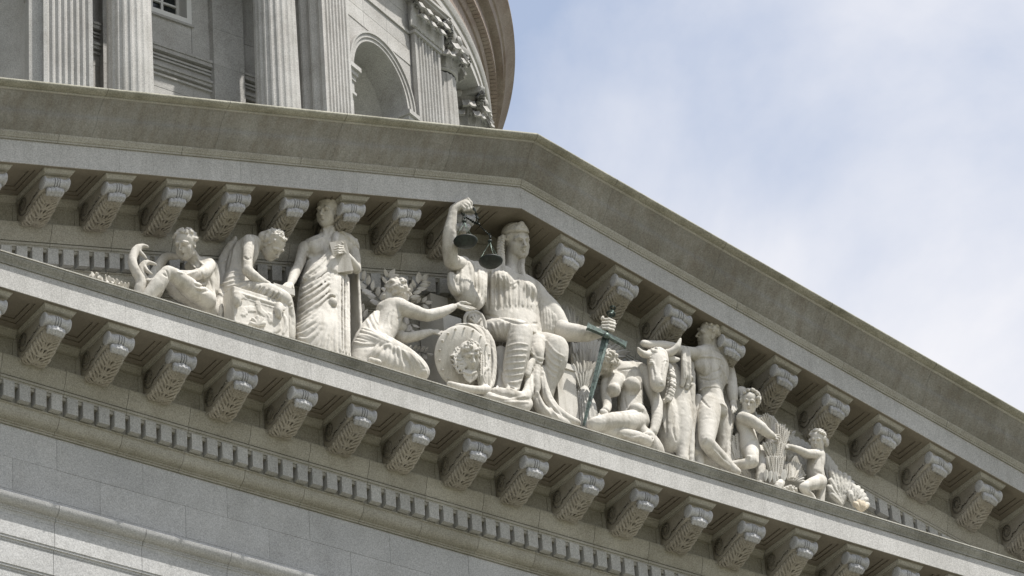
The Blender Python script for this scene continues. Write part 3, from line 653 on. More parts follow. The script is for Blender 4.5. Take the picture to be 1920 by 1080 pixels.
def capital_parts(R0, H, flat=None):
    """bell, two rows of leaves, volutes, abacus; R0 neck radius"""
    bell = lathe([(R0*0.98, 0), (R0*1.08, 0.02*H), (R0*1.1, 0.05*H), (R0*1.02, 0.08*H), (R0*0.92, 0.1*H), (R0*0.93, 0.4*H), (R0*1.05, 0.7*H), (R0*1.3, 0.88*H)], 28)
    leaves = []
    def leaf(a0, h0, h1, w, out):
        v = []; f = []; nu, nv = 7, 9
        for j in range(nv):
            t = j/(nv-1)
            if t < 0.72: rr = R0*(0.97+0.16*t); z = h0+(h1-h0)*t/0.72
            else:
                q = (t-0.72)/0.28*PI*1.05; rr = R0*1.085+out*(1-math.cos(q))*0.5; z = h1+out*0.55*math.sin(q)-0.25*out*(1-math.cos(q))
            ww = w*(1-0.45*t)*(0.86+0.2*abs(math.sin(t*PI*3.2)))
            for i in range(nu):
                u = -1+2*i/(nu-1); rel = 0.02*math.cos(u*PI*2.0)+0.03*(1-abs(u))
                a = a0+u*ww/R0; v.append(((rr+rel)*math.cos(a), (rr+rel)*math.sin(a), z))
        return thick(v, nu, nv, lambda p: (p[0]*0.93, p[1]*0.93, p[2]-0.012))
    row1 = leaf(0, 0.10*H, 0.38*H, 0.16, 0.19); row2 = leaf(0, 0.14*H, 0.62*H, 0.15, 0.22)
    vols = []
    for k in range(1):
        a = PI/4+k*PI/2; ca, sa = math.cos(a), math.sin(a)
        pts = [(ca*R0*1.05, sa*R0*1.05, 0.45*H), (ca*R0*1.2, sa*R0*1.2, 0.66*H), (ca*R0*1.5, sa*R0*1.5, 0.82*H)]
        for q in range(26):
            w = R_(100-q*24); r = 0.15*math.exp(-q*0.055); d = R0*1.58+r*math.cos(w); pts.append((ca*d, sa*d, 0.73*H+r*math.sin(w)))
        vols.append(tube(pts, [0.035, 0.05]+[0.062]*20+[0.05]*7, 7))
    fl = []
    for k in range(1):
        a = k*PI/2; fl.append(lathe([(0, -0.05), (0.09, -0.03), (0.11, 0.0), (0.09, 0.03), (0, 0.05)], 8, 'x', (0, 0, 0)))
        fl[-1] = ([(math.cos(a)*(R0*1.36+p[0])-math.sin(a)*p[1], math.sin(a)*(R0*1.36+p[0])+math.cos(a)*p[1], 0.92*H+p[2]) for p in fl[-1][0]], fl[-1][1])
    ab = []
    for z in (0.87*H, 0.93*H, 1.0*H):
        g = 1.0 if z < 0.9*H else 1.06; row = []
        for k in range(4):
            c0 = PI/4+k*PI/2
            p0 = np.array([math.cos(c0-0.07), math.sin(c0-0.07)])*R0*1.86*g; p1 = np.array([math.cos(c0+0.07), math.sin(c0+0.07)])*R0*1.86*g
            c1 = PI/4+(k+1)*PI/2; p2 = np.array([math.cos(c1-0.07), math.sin(c1-0.07)])*R0*1.86*g
            row += [tuple(p0), tuple(p1)]
            for t in (0.2, 0.4, 0.5, 0.6, 0.8):
                p = p1*(1-t)+p2*t; row.append(tuple(p*(1-0.16*math.sin(PI*t))))
        ab.append([(x, y, z) for x, y in row])
    m = len(ab[0]); v = [p for r in ab for p in r]; f = []
    for l in range(2):
        for k in range(m): f.append((l*m+k, l*m+(k+1) % m, l*m+m+(k+1) % m, l*m+m+k))
    f += [tuple(range(m))[::-1], tuple(range(2*m, 3*m))]
    return dict(bell=bell, lower_leaf=row1, upper_leaf=row2, volute=vols[0], rosette=fl[0], abacus=(v, f))
RCOL = 10.85
shaft = mesh('column_shaft', *fluted(0.435, 0.365, Z_BASE+0.5, Z_AST-0.02), True, 35); fix_normals(shaft); shaft.materials.append(M['drum'])
base = mesh('column_base', *lathe([(0.0, Z_BASE), (0.62, Z_BASE), (0.62, Z_BASE+0.18), (0.55, Z_BASE+0.2), (0.6, Z_BASE+0.28), (0.5, Z_BASE+0.36), (0.52, Z_BASE+0.44), (0.44, Z_BASE+0.5), (0, Z_BASE+0.5)], 28), True, 40); fix_normals(base); base.materials.append(M['drum'])
capm = {}
for k, vf in capital_parts(0.375, Z_CAP-Z_AST).items():
    me = mesh('capital_'+k, vf[0], vf[1], True, 50); fix_normals(me); me.materials.append(M['drum']); capm[k] = me
def column(th):
    x, y, _ = dp(th, RCOL, 0)
    o = bpy.data.objects.new('column_shaft', shaft); COL.objects.link(o); o.parent = drum; o.location = Vector((x, y, 0))-drum.location; o.rotation_euler.z = R_(th)
    b = bpy.data.objects.new('column_base', base); COL.objects.link(b); b.parent = o
    for k, me in capm.items():
        n, ph = dict(lower_leaf=(8, 0), upper_leaf=(8, 0.5), volute=(4, 0), rosette=(4, 0)).get(k, (1, 0))
        for j in range(n):
            c = bpy.data.objects.new(me.name, me); COL.objects.link(c); c.parent = o; c.location = (0, 0, Z_AST); c.rotation_euler.z = 2*PI*(j+ph)/n
DP = 11.07                      # face of the pilasters
def flat_fluted(u0, u1, d, z0, z1, n=7, depth=0.045):
    """pilaster front and sides with sunk flutes"""
    pl = []; mar = 0.06; w = (u1-u0-2*mar)/n
    pl.append((u0, d-0.75))
    for k in range(3):                                        # left return
        y0 = d-0.70+0.22*k; pl += [(u0, y0), (u0+0.03, y0+0.04), (u0+depth, y0+0.09), (u0+0.03, y0+0.14), (u0, y0+0.18)]
    pl.append((u0, d))
    for k in range(n):
        a = u0+mar+w*k; pl += [(a+0.12*w, d), (a+0.24*w, d-depth*0.7), (a+0.5*w, d-depth), (a+0.76*w, d-depth*0.7), (a+0.88*w, d)]
    pl.append((u1, d))
    for k in range(2, -1, -1):
        y0 = d-0.70+0.22*k; pl += [(u1, y0+0.18), (u1-0.03, y0+0.14), (u1-depth, y0+0.09), (u1-0.03, y0+0.04), (u1, y0)]
    pl.append((u1, d-0.75)); m = len(pl)
    v = [(u, q, z0) for u, q in pl]+[(u, q, z1) for u, q in pl]
    return v, [(i, (i+1) % m, m+(i+1) % m, m+i) for i in range(m)]+[tuple(range(m))[::-1], tuple(range(m, 2*m))]
ZSPR, RARC, HARC = 14.42, 0.88, 1.02
DW = 10.93                      # wall face of the piers
def pier(phi):
    for s in (-1, 1):
        u0, u1 = (1.12, 1.98) if s > 0 else (-1.98, -1.12)
        o = dpart('pilaster_shaft', local(phi, flat_fluted(u0, u1, DP, Z_BASE, Z_AST)), 'drum')
        uc = (u0+u1)/2
        dpart('pilaster_astragal', local(phi, box(u0-0.03, u1+0.03, DP-0.7, DP+0.035, Z_AST-0.03, Z_AST+0.035)), 'drum', parent=o)
        H = Z_CAP-Z_AST
        cv = [(u, d, z+Z_AST) for u, d, z in box(u0+0.02, u1-0.02, DP-0.7, DP-0.01, 0.0355, 0.87*H)[0]]
        dpart('pilaster_bell', local(phi, (cv, box(0, 1, 0, 1, 0, 1)[1])), 'drum', parent=o)
        lv = []
        def lf(uc_, w, h0, h1, out):
            v = []; f = []; nu, nv = 7, 9
            for j in range(nv):
                t = j/(nv-1)
                if t < 0.72: dd = 0.02+0.05*t; z = h0+(h1-h0)*t/0.72
                else: q = (t-0.72)/0.28*PI*1.05; dd = 0.055+out*(1-math.cos(q))*0.5; z = h1+out*0.55*math.sin(q)-0.25*out*(1-math.cos(q))
                ww = w*(1-0.4*t)*(0.86+0.2*abs(math.sin(t*PI*3.2)))
                for i in range(nu):
                    u = -1+2*i/(nu-1); v.append((uc_+u*ww, DP+dd+0.03*(1-abs(u)), Z_AST+z))
            return thick(v, nu, nv, lambda p: (p[0], p[1]-0.035, p[2]-0.008))
        lv = [lf(uc+q, 0.16, 0.08*H, 0.38*H, 0.18) for q in (-0.3, 0, 0.3)]+[lf(uc+q, 0.15, 0.1*H, 0.62*H, 0.2) for q in (-0.42, -0.15, 0.15, 0.42)]
        for q in lv: dpart('pilaster_leaf', local(phi, q), 'drum', True, 60, parent=o)
        vv = []
        for q in (-1, 1):
            pts = [(uc+q*0.15, DP+0.04, Z_AST+0.45*H), (uc+q*0.3, DP+0.09, Z_AST+0.7*H)]
            for k in range(26):
                w = R_(100-k*24); r = 0.15*math.exp(-k*0.055); pts.append((uc+q*(0.46+0.7*r*math.cos(w)), DP+0.10+0.7*r*math.cos(w), Z_AST+0.74*H+r*math.sin(w)))
            dpart('pilaster_volute', local(phi, tube(pts, [0.035]+[0.06]*27, 7)), 'drum', True, 60, parent=o)
        dpart('pilaster_abacus', local(phi, box(u0-0.14, u1+0.14, DP-0.7, DP+0.17, Z_CAP-0.12, Z_CAP-0.06)), 'drum', parent=o); dpart('pilaster_abacus', local(phi, box(u0-0.18, u1+0.18, DP-0.7, DP+0.21, Z_CAP-0.058, Z_CAP-0.002)), 'drum', parent=o)
    # wall with an arched niche
    pts = [(-RARC, Z_BASE)]+[(RARC*math.cos(R_(180-k*7.5)), ZSPR+HARC*math.sin(R_(180-k*7.5))) for k in range(25)]+[(RARC, Z_BASE)]
    U = 1.15
    outer = [(-U, Z_BASE)]+[(-U+2*U*k/24, Z_CAP-0.01) for k in range(25)]+[(U, Z_BASE)]
    rows = np.linspace(ZSPR-0.02, Z_CAP-0.01, 5)
    v = []; f = []; n = len(pts)
    for p in pts: v.append((p[0], DW, p[1]))
    for p in outer: v.append((p[0], DW, p[1]))
    for p in pts: v.append((p[0]*0.985, DW-0.55, p[1]))
    for k in range(n-1):
        f.append((k, k+1, n+k+1, n+k)); f.append((k, 2*n+k, 2*n+k+1, k+1))
    dpart('niche_wall', local(phi, (v, f)), 'drum')
    for z0_, z1_ in ((15.67, 16.02), (16.03, 16.38), (16.47, 16.85), (16.86, 17.17)):        # facing blocks above the arch, joints left open
        cs = [-1.116, -0.42, 0.36, 1.116] if int(z0_*100) % 2 else [-1.116, -0.05, 1.116]
        for a, b in zip(cs[:-1], cs[1:]): dpart('niche_wall_block', local(phi, box(a+0.003, b-0.003, DW-0.05, DW+0.012, z0_, z1_)), 'drum')
    # the hollow of the niche, a half cylinder and quarter dome
    v = []; f = []; na, nz = 17, 12
    lev = [Z_BASE+(ZSPR-Z_BASE)*k/3 for k in range(4)]
    for z in lev:
        for k in range(na): a = PI*k/(na-1); v.append((-RARC*0.985*math.cos(a), DW-0.54-0.62*math.sin(a), z))
    for j in range(1, nz):
        b = PI/2*j/(nz-1)
        for k in range(na): a = PI*k/(na-1); v.append((-RARC*0.985*math.cos(a)*math.cos(b), DW-0.54-0.62*math.sin(a)*math.cos(b), ZSPR+HARC*0.99*math.sin(b)))
    for j in range(len(lev)+nz-2):
        for k in range(na-1): a = j*na+k; f.append((a, a+1, a+na+1, a+na))
    dpart('niche_hollow', local(phi, (v, f)), 'drum', True)
    # moulded archivolt and imposts
    for r0, r1, t in ((0.0, 0.07, 0.045), (0.072, 0.15, 0.07), (0.152, 0.19, 0.10)):
        v = []; f = []; n = 31
        for k in range(n):
            a = R_(180-k*6); c, s = math.cos(a), math.sin(a)
            for rr, dd in ((r0, 0.0), (r0, t), (r1, t), (r1, 0.0)): v.append(((RARC+rr)*c, DW+dd-0.001, ZSPR+(HARC+rr)*s))
        for k in range(n-1):
            for j in range(4): f.append((4*k+j, 4*k+(j+1) % 4, 4*k+4+(j+1) % 4, 4*k+4+j))
        f += [(0, 1, 2, 3), tuple(4*(n-1)+i for i in (3, 2, 1, 0))]
        dpart('archivolt', local(phi, (v, f)), 'drum')
    for s in (-1, 1):
        for d0, z0, z1 in ((0.05, -0.62, -0.565), (0.02, -0.56, -0.30), (0.05, -0.298, -0.20), (0.09, -0.198, -0.10), (0.14, -0.098, -0.0)):
            a, b = (RARC-d0*0.7, 1.13) if s > 0 else (-1.13, -RARC+d0*0.7)
            dpart('impost', local(phi, box(a, b, DW-0.5, DW+d0, ZSPR+z0, ZSPR+z1)), 'drum')
    for z in (15.35, 16.30):                                    # course joints as fine string lines
        pass
    dpart('string_course', local(phi, box(-1.118, 1.118, DW-0.1, DW+0.045, Z_AST-0.03, Z_AST+0.035)), 'drum')
def bay(phi):
    """recessed bay with a window, antae and two moulded string courses"""
    D0 = 9.58; w = 2.6
    # courses of wall blocks around the window opening
    zrow = [Z_BASE]+[9.16+0.82*k for k in range(0, 11)]
    for j, (za, zb) in enumerate(zip(zrow[:-1], zrow[1:])):
        cs = [-w, -0.9, -0.46, 0.46, 0.9, w]
        for a, b in zip(cs[:-1], cs[1:]):
            if abs((a+b)/2) < 0.3 and za > 14.85: continue
            dpart('bay_block', local(phi, box(a+0.003, b-0.003, D0-0.5, D0+0.004*((j*7+int(a*10)) % 3), za+0.003, zb-0.003)), 'drum')
    for s in (-1, 1):
        a, b = (0.83, 1.48) if s > 0 else (-1.48, -0.83)
        for j, (za, zb) in enumerate(zip(zrow[:-1], zrow[1:])):
            dpart('anta_block', local(phi, box(a, b, D0-0.3, D0+0.15, za+0.003, zb-0.003)), 'drum')
    for zt in (14.17, 13.72):
        for d0, z0, z1 in ((0.03, -0.30, -0.26), (0.05, -0.24, -0.20), (0.08, -0.14, -0.06), (0.10, -0.055, 0.0)) if zt > 14 else ((0.04, -0.22, -0.18), (0.06, -0.12, -0.06), (0.09, -0.055, 0.0)):
            for a, b in ((-0.828, 0.828), (1.482, w), (-w, -1.482)):
                dpart('string_moulding', local(phi, box(a, b, D0-0.2, D0+d0+0.012, zt+z0, zt+z1)), 'drum')
    fr = empty('window', (0, 0, 0)); fr.parent = drum; fr.location = (0, 0, 0)
    fr.location = Vector(dp(phi, D0, 14.8))-drum.location
    dw = lambda n, vf, m_: dpart(n, local(phi, vf), m_, parent=fr)
    z0, z1 = 14.905, 17.2
    for q in (box(-0.46, -0.36, D0-0.45, D0+0.025, z0, z1), box(0.36, 0.46, D0-0.45, D0+0.025, z0, z1), box(-0.36, 0.36, D0-0.45, D0+0.025, z0, z0+0.12)): dw('frame', q, 'paint')
    for q in (box(-0.358, -0.30, D0-0.32, D0-0.24, z0+0.122, z1), box(0.30, 0.358, D0-0.32, D0-0.24, z0+0.122, z1), box(-0.30, 0.30, D0-0.32, D0-0.24, z0+0.122, z0+0.19), box(-0.025, 0.025, D0-0.318, D0-0.245, z0+0.19, z1), box(-0.30, -0.025, D0-0.318, D0-0.245, z0+0.52, z0+0.56), box(0.025, 0.30, D0-0.318, D0-0.245, z0+0.52, z0+0.56), box(-0.30, -0.025, D0-0.318, D0-0.245, z0+0.9, z0+0.94), box(0.025, 0.30, D0-0.318, D0-0.245, z0+0.9, z0+0.94)): dw('sash_bar', q, 'paint')
    for a, b in ((-0.3, -0.025), (0.025, 0.3)):
        for c, d in ((0.19, 0.52), (0.56, 0.90), (0.94, 1.6)):
            dw('pane', box(a, b, D0-0.29, D0-0.285, z0+c, z0+d), 'pane')
    dw('sill', box(-0.50, 0.50, D0-0.4, D0+0.045, z0-0.05, z0-0.002), 'drum')
for k in range(-2, 3): pier(22.5+45*k) if k in (-1, 0, 1) else None
for k in (-1, 0, 1, 2):
    bay(45*k) if k in (-1, 0, 1) else None
for c in (-22.5, 22.5, 67.5):
    for s in (-1, 1): column(c+s*14.4 if not (c > 60 and s < 0) else 47.9)
# wall core, stylobate and entablature rings
dpart('drum_core', ring([(0.5, 2.0), (9.0, 2.0), (9.0, 17.3), (0.5, 17.3)], -180, 180, 64), 'drum')
dpart('stylobate', ring([(9.0, 5.2), (12.3, 5.2), (12.3, 6.6), (12.0, 6.998), (9.0, 6.998)], -180, 180, 96), 'drum')
A0, A1 = -120, 150
def dring(name, prof, mat, seg=27, smooth=True):
    st = (A1-A0)/seg
    for k in range(seg): dpart(name, ring(prof, A0+st*k+0.012, A0+st*(k+1)-0.012, 8), mat, smooth, 30)
RA = 11.30
dring('architrave_block', [(9.3, Z_CAP+0.003), (RA, Z_CAP+0.003), (RA, Z_CAP+0.20), (RA+0.03, Z_CAP+0.205), (RA+0.03, Z_CAP+0.40), (RA+0.06, Z_CAP+0.405), (RA+0.10, Z_CAP+0.50), (RA+0.10, Z_CAP+0.54), (9.3, Z_CAP+0.54)], 'drum')
dring('frieze_ring_block', [(9.3, Z_CAP+0.543), (RA+0.02, Z_CAP+0.543), (RA+0.02, Z_CAP+1.10), (9.3, Z_CAP+1.10)], 'drumwarm')
dring('cornice_bed_block', [(9.3, Z_CAP+1.103), (RA+0.06, Z_CAP+1.103), (RA+0.10, Z_CAP+1.18), (RA+0.10, Z_CAP+1.60), (RA+0.24, Z_CAP+1.68), (RA+0.24, Z_CAP+1.73), (9.3, Z_CAP+1.73)], 'drumwarm')
dring('cornice_block', [(9.3, Z_CAP+1.733), (11.70, Z_CAP+1.733), (11.70, Z_CAP+1.76), (11.72, Z_CAP+1.95), (11.76, Z_CAP+1.97), (11.80, Z_CAP+2.08), (11.93, Z_CAP+2.22), (11.97, Z_CAP+2.26), (11.97, Z_CAP+2.33), (9.3, Z_CAP+2.45)], 'drumwarm')
dm = mesh('drum_dentil', *box(-0.055, 0.055, -0.085, 0.06, 0, 0.22)); fix_normals(dm); dm.materials.append(M['drumwarm'])
for k in range(150):
    th = 12+k*0.72*0.9
    if th > 100: break
    o = bpy.data.objects.new('drum_dentil', dm); COL.objects.link(o); o.parent = drum
    o.location = Vector(dp(th, RA+0.16, Z_CAP+1.30))-drum.location; o.rotation_euler.z = R_(th)
dpart('attic_ring', ring([(9.0, Z_CAP+2.3), (10.6, Z_CAP+2.3), (10.6, Z_CAP+6), (9.0, Z_CAP+6)], -180, 180, 72), 'drum')
# ================================================================== the sculptures
class Pose:
    """drawing frame over one part of the photograph: points from drawing coordinates and a depth, radii in drawing units"""
    def __init__(s, x0, y0, sc, ppm=126): s.x0 = x0; s.y0 = y0; s.sc = sc; s.ppm = ppm
    def __call__(s, x, y, Y): return at(s.x0+x/s.sc, s.y0+y/s.sc, Y)
    def r(s, *q): q = [v/(s.sc*s.ppm) for v in q]; return q if len(q) > 1 else q[0]
    def row(s, xl, xr, y, yc, ry):
        """section of an upright mass from its seen left and right edges"""
        w = (xr-xl)/s.sc/s.ppm/2; rx = math.sqrt(max((w*w-(ry*0.585)**2), (0.3*w)**2))/0.811
        return (s((xl+xr)/2, y, yc), rx, ry)
    def limb(s, S, pts, rad, k=0.025, n=4, neg=False): S.limb([s(*p) for p in pts], s.r(*rad), k, n, neg)
    def ell(s, S, c, r, B=None, k=0.03, neg=False): S.ell(s(*c), r, B, k, neg)
def obox(c, r, A):
    v, f = box(-r[0], r[0], -r[1], r[1], -r[2], r[2]); return [tuple(np.asarray(c)+A[0]*p[0]+A[1]*p[1]+A[2]*p[2]) for p in v], f
def floor_row(row, z=0.60, grow=1.02): return (np.array([row[0][0], row[0][1], z]), row[1]*grow, row[2]*grow)

# --- standing robed man with a book
F = Pose(520, 360, 6.753); G = Pose(520, 500, 6.353)
man = empty('robed_man_statue', tuple(F(600, 1900, 0.3)[:2])+(0.63,), 'tall standing robed man statue holding a book to his chest', 'statue')
S = Sculpt(0.0100)
HM = 0.455
P, B = head(S, F(632, 255, 0.30), HM, -24, 9, 2, thin=0.8)
F.limb(S, [(660, 330, 0.38), (650, 470, 0.42), (630, 600, 0.45)], (82, 84, 120), 0.03)
F.limb(S, [(385, 700, 0.46), (500, 665, 0.46), (640, 640, 0.46), (800, 640, 0.46), (930, 720, 0.42)], (72, 100, 110, 105, 75), 0.05)
S.ell(F(515, 720, 0.36), (0.185, 0.10, 0.11), None, 0.07).ell(F(690, 705, 0.36), (0.16, 0.10, 0.11), None, 0.07)
S.loft([F.row(375, 850, 690, 0.44, 0.19), F.row(380, 830, 800, 0.44, 0.20), F.row(382, 830, 920, 0.44, 0.19), F.row(370, 850, 1040, 0.43, 0.21), F.row(345, 870, 1150, 0.43, 0.23)], 0.04)
F.limb(S, [(345, 700, 0.45), (305, 830, 0.44), (262, 950, 0.40)], (78, 68, 55), 0.02)
F.limb(S, [(262, 950, 0.40), (215, 1040, 0.36), (185, 1120, 0.30), (150, 1190, 0.25)], (58, 62, 50, 36), 0.02)
G.ell(S, (132, 222, 0.22), (0.065, 0.045, 0.05), None, 0.02)
fingers(S, G, [[(100, 205, .20), (66, 235, .18), (56, 268, .18)], [(120, 210, .18), (95, 255, .15), (86, 285, .15)], [(145, 215, .17), (122, 268, .14), (116, 295, .15)], [(165, 220, .18), (152, 275, .15), (145, 300, .16)], [(180, 215, .21), (188, 260, .19), (182, 290, .19)]], 0.018)
F.limb(S, [(955, 720, 0.42), (985, 850, 0.36), (1005, 985, 0.26)], (72, 66, 52), 0.02)
F.limb(S, [(1005, 985, 0.26), (965, 920, 0.14), (905, 840, 0.06), (860, 785, 0.04)], (55, 58, 45, 36), 0.02)
S.ell(F(820, 745, 0.03), (0.06, 0.038, 0.065), None, 0.02)
fingers(S, F, [[(840, 690, .01), (775, 680, -.03), (728, 692, .0)], [(835, 715, .0), (770, 712, -.035), (720, 724, .0)], [(830, 745, .0), (770, 745, -.035), (726, 752, .0)], [(825, 772, .01), (775, 776, -.03), (738, 778, .01)], [(850, 700, .02), (828, 650, .0), (808, 622, .01)]], 0.0165)
S.strokes(F, [[(378, 770), (450, 808), (540, 800), (610, 750)], [(612, 760), (622, 700), (618, 620)], [(372, 800), (378, 880), (384, 960)], [(620, 780), (600, 880), (560, 980)]], 0.024, 0.035, neg=True, sink=0.35)
S.strokes(F, [[(600, 565), (500, 615), (400, 640)], [(590, 450), (612, 575)], [(715, 430), (650, 575)]], 0.02, 0.03, sink=0.3)
S.strokes(F, [[(560, 190), (600, 180)], [(560, 330), (545, 360)], [(680, 290), (690, 350), (660, 390)]], 0.01, 0.012, neg=True, sink=0.3)
S.rough(0.0016, 22, 3)
S.build('body', man, 'statue')
S = Sculpt(0.0100)                                      # hair combed forward under a fillet
S.ell(P(0, -0.075, 0.185), np.array([0.36, 0.435, 0.355])*HM, B, 0.01)
curls(S, P, HM, 60, 6, zmin=0.08, dmax=0.12, size=0.035, thick=0.03, k=0.012)
S.box(P(0, 0.60, 0.0), np.array([0.7, 0.36, 0.285])*HM, B, 0.02, 0.02, neg=True); S.box(P(0, 0.55, -0.42), np.array([0.7, 0.62, 0.35])*HM, B, 0.02, 0.02, neg=True); S.box(P(0, -0.1, -0.66), np.array([0.7, 0.8, 0.42])*HM, B, 0.02, 0.02, neg=True)
S.strokes(F, [[(530+q*22, 140-20*math.sin(q/9*PI)), (545+q*22, 112-18*math.sin(q/9*PI)), (580+q*20, 92-4*math.sin(q/9*PI))] for q in range(9)]+[[(700+q*8, 150+q*17), (725+q*5, 140+q*17), (755+q*2, 150+q*17)] for q in range(9)], 0.013, 0.008, sink=0.2)
S.build('hair', man, 'statue')
S = Sculpt(0.0110)                                      # robe
rows = [G.row(340, 800, 0, 0.44, 0.20), G.row(315, 830, 80, 0.40, 0.26), G.row(285, 845, 200, 0.38, 0.28), G.row(262, 848, 350, 0.35, 0.29), G.row(245, 850, 500, 0.32, 0.30), G.row(235, 854, 680, 0.28, 0.32), G.row(210, 856, 820, 0.22, 0.34), G.row(195, 860, 1020, 0.20, 0.36)]
S.loft(rows+[floor_row(rows[-1])], 0.03)
F.limb(S, [(350, 1085, 0.24), (480, 970, 0.22), (610, 840, 0.22), (690, 700, 0.25), (722, 570, 0.32), (745, 490, 0.42)], (30, 38, 42, 40, 30, 24), 0.03)
F.limb(S, [(775, 540, 0.42), (880, 620, 0.42), (960, 700, 0.42)], (55, 85, 78), 0.04)
F.limb(S, [(745, 560, 0.26), (720, 760, 0.16), (700, 1000, 0.13)], (35, 48, 62), 0.04)
S.box(G(862, 400, 0.62), (0.025, 0.28, 0.95), None, 0.02, 0.02)
kw = dict(k=0.014, sink=0.2, step=0.025, taper=0.35)
gv_ = dict(k=0.012, neg=True, sink=0.25, step=0.025, taper=0.4)
S.comb(F, [(735, 490), (712, 580), (700, 680)], [(790, 500), (770, 560), (755, 610)], 3, 0.017, **kw)
S.strokes(F, [[(800, 500), (850, 525), (868, 610), (850, 650)], [(860, 545), (915, 580), (925, 660)], [(905, 575), (965, 620), (965, 700)], [(950, 610), (1010, 655), (1018, 710)]], 0.028, **kw)
S.comb(F, [(690, 720), (560, 905), (360, 1050)], [(700, 830), (610, 990), (480, 1110)], 4, 0.022, jit=0.3, **kw)
S.comb(G, [(600, 10), (470, 110), (300, 190)], [(620, 330), (470, 450), (252, 600)], 6, 0.036, jit=0.35, **kw)
S.comb(G, [(600, 400), (440, 590), (225, 710)], [(625, 480), (530, 720), (370, 900)], 4, 0.034, jit=0.3, **kw)
S.comb(G, [(632, 500), (560, 740), (440, 960)], [(690, 500), (692, 720), (690, 1010)], 4, 0.026, jit=0.2, k=0.02, sink=0.3, step=0.025, taper=0.7)
S.comb(G, [(742, 120), (737, 500), (747, 1000)], [(838, 130), (843, 500), (852, 1040)], 4, 0.034, jit=0.15, **kw)
S.comb(G, [(640, 60), (640, 200), (640, 340)], [(720, 120), (715, 240), (700, 340)], 4, 0.016, **kw)
S.strokes(G, [[(225, 740), (300, 715), (390, 640)], [(215, 815), (310, 800), (430, 720)], [(250, 850), (350, 870), (450, 800)]], 0.034, **kw)
S.comb(G, [(600, 70), (450, 190), (280, 290)], [(605, 370), (460, 520), (238, 660)], 5, 0.017, jit=0.2, **gv_)
S.comb(G, [(757, 150), (752, 500), (760, 990)], [(825, 150), (820, 500), (828, 1020)], 3, 0.018, **gv_)
S.ell(G(662, 425, -0.02), (0.07, 0.055, 0.08), None, 0.015).ell(G(655, 350, 0.0), (0.055, 0.05, 0.03), None, 0.015)
S.rough(0.0018, 20, 5)
S.build('robe', man, 'statue')
bk = empty('held_book', tuple(F(810, 900, 0.05)), 'closed stone book clasped in the tall robed man\'s hand', 'book')
fw = unit(np.array([-0.35, -0.9, -0.30])); upv = unit(F(760, 660, 0.08)-F(840, 980, 0.10)); rt = unit(np.cross(fw, upv)); fw = np.cross(upv, rt); A = (rt, fw, upv); cc = F(805, 835, 0.085)
part('cover', obox(cc+fw*0.045, (0.125, 0.012, 0.25), A), 'statue', bk); part('cover', obox(cc-fw*0.045, (0.125, 0.012, 0.25), A), 'statue', bk)
part('pages', obox(cc+rt*0.004, (0.117, 0.0325, 0.24), A), 'statuegrey', bk)
FK = dict(k=0.014, sink=0.2, step=0.026, taper=0.4)
GK = dict(k=0.014, neg=True, sink=0.3, step=0.026, taper=0.5)
def base_at(Fm, x, y, Y): p = Fm(x, y, Y); return (p[0], p[1], 0.63)

# --- reclining old man, far left
F = Pose(160, 420, 6.0, 129)
old = empty('crouching_old_man_statue', base_at(F, 1200, 800, 0.2), 'gaunt crouching old man statue with open mouth and raised knee', 'statue')
S = Sculpt(0.0100); HO = 0.44
P, B = head(S, F(1128, 238, 0.30), HO, -22, -2, 8, mouth=0.05, thin=1.0)
F.limb(S, [(1165, 320, 0.36), (1235, 420, 0.42), (1300, 500, 0.45)], (70, 66, 100), 0.03)
F.limb(S, [(1200, 490, 0.58), (1290, 480, 0.48), (1385, 465, 0.36)], (80, 95, 78), 0.04)
F.limb(S, [(1310, 520, 0.42), (1335, 640, 0.40), (1345, 760, 0.40), (1360, 880, 0.36), (1370, 980, 0.36)], (120, 118, 100, 110, 120), 0.04)
F.limb(S, [(1390, 470, 0.34), (1350, 530, 0.20), (1290, 560, 0.10), (1160, 585, 0.06), (1040, 560, 0.12), (990, 560, 0.18)], (75, 66, 58, 56, 38, 30), 0.025)
F.limb(S, [(1430, 470, 0.40), (1455, 600, 0.42), (1440, 760, 0.44)], (55, 50, 60), 0.03)
F.limb(S, [(1370, 860, 0.20), (1200, 740, 0.02), (1050, 620, -0.06), (930, 530, -0.08)], (105, 105, 85, 58), 0.03)
F.limb(S, [(918, 530, -0.08), (860, 620, -0.05), (800, 700, -0.02), (720, 790, 0.02), (640, 880, 0.06)], (52, 75, 80, 62, 45), 0.03)
F.limb(S, [(1260, 880, 0.34), (1040, 760, 0.30), (900, 640, 0.26), (800, 800, 0.30)], (90, 85, 55, 50), 0.03)
F.limb(S, [(1090, 368, 0.50), (1000, 365, 0.60), (905, 370, 0.66), (840, 450, 0.68), (770, 560, 0.66), (740, 640, 0.62)], (22, 34, 42, 52, 48, 42), 0.025)
F.limb(S, [(800, 625, 0.05), (740, 640, 0.10), (690, 640, 0.12)], (24, 22, 22), 0.02)
S.strokes(F, [[(1240, 640), (1290, 660), (1340, 640)], [(1240, 690), (1300, 710), (1350, 690)], [(1240, 740), (1310, 765), (1390, 750)], [(1310, 540), (1320, 650), (1325, 760)], [(1390, 600), (1420, 680), (1440, 760)]], 0.018, **GK)
S.strokes(F, [[(1230, 665), (1290, 685), (1345, 665)], [(1240, 715), (1300, 735), (1350, 718)], [(1180, 440), (1260, 520)], [(1230, 300), (1265, 400), (1330, 460)], [(1040, 545), (1150, 560), (1260, 530)]], 0.016, **FK)
S.strokes(F, [[(905, 520), (930, 560), (940, 640)], [(870, 560), (930, 600)], [(1080, 250), (1060, 330)], [(1190, 240), (1200, 320)]], 0.014, **GK)
S.rough(0.0016, 24, 13); S.build('body', old, 'statue')
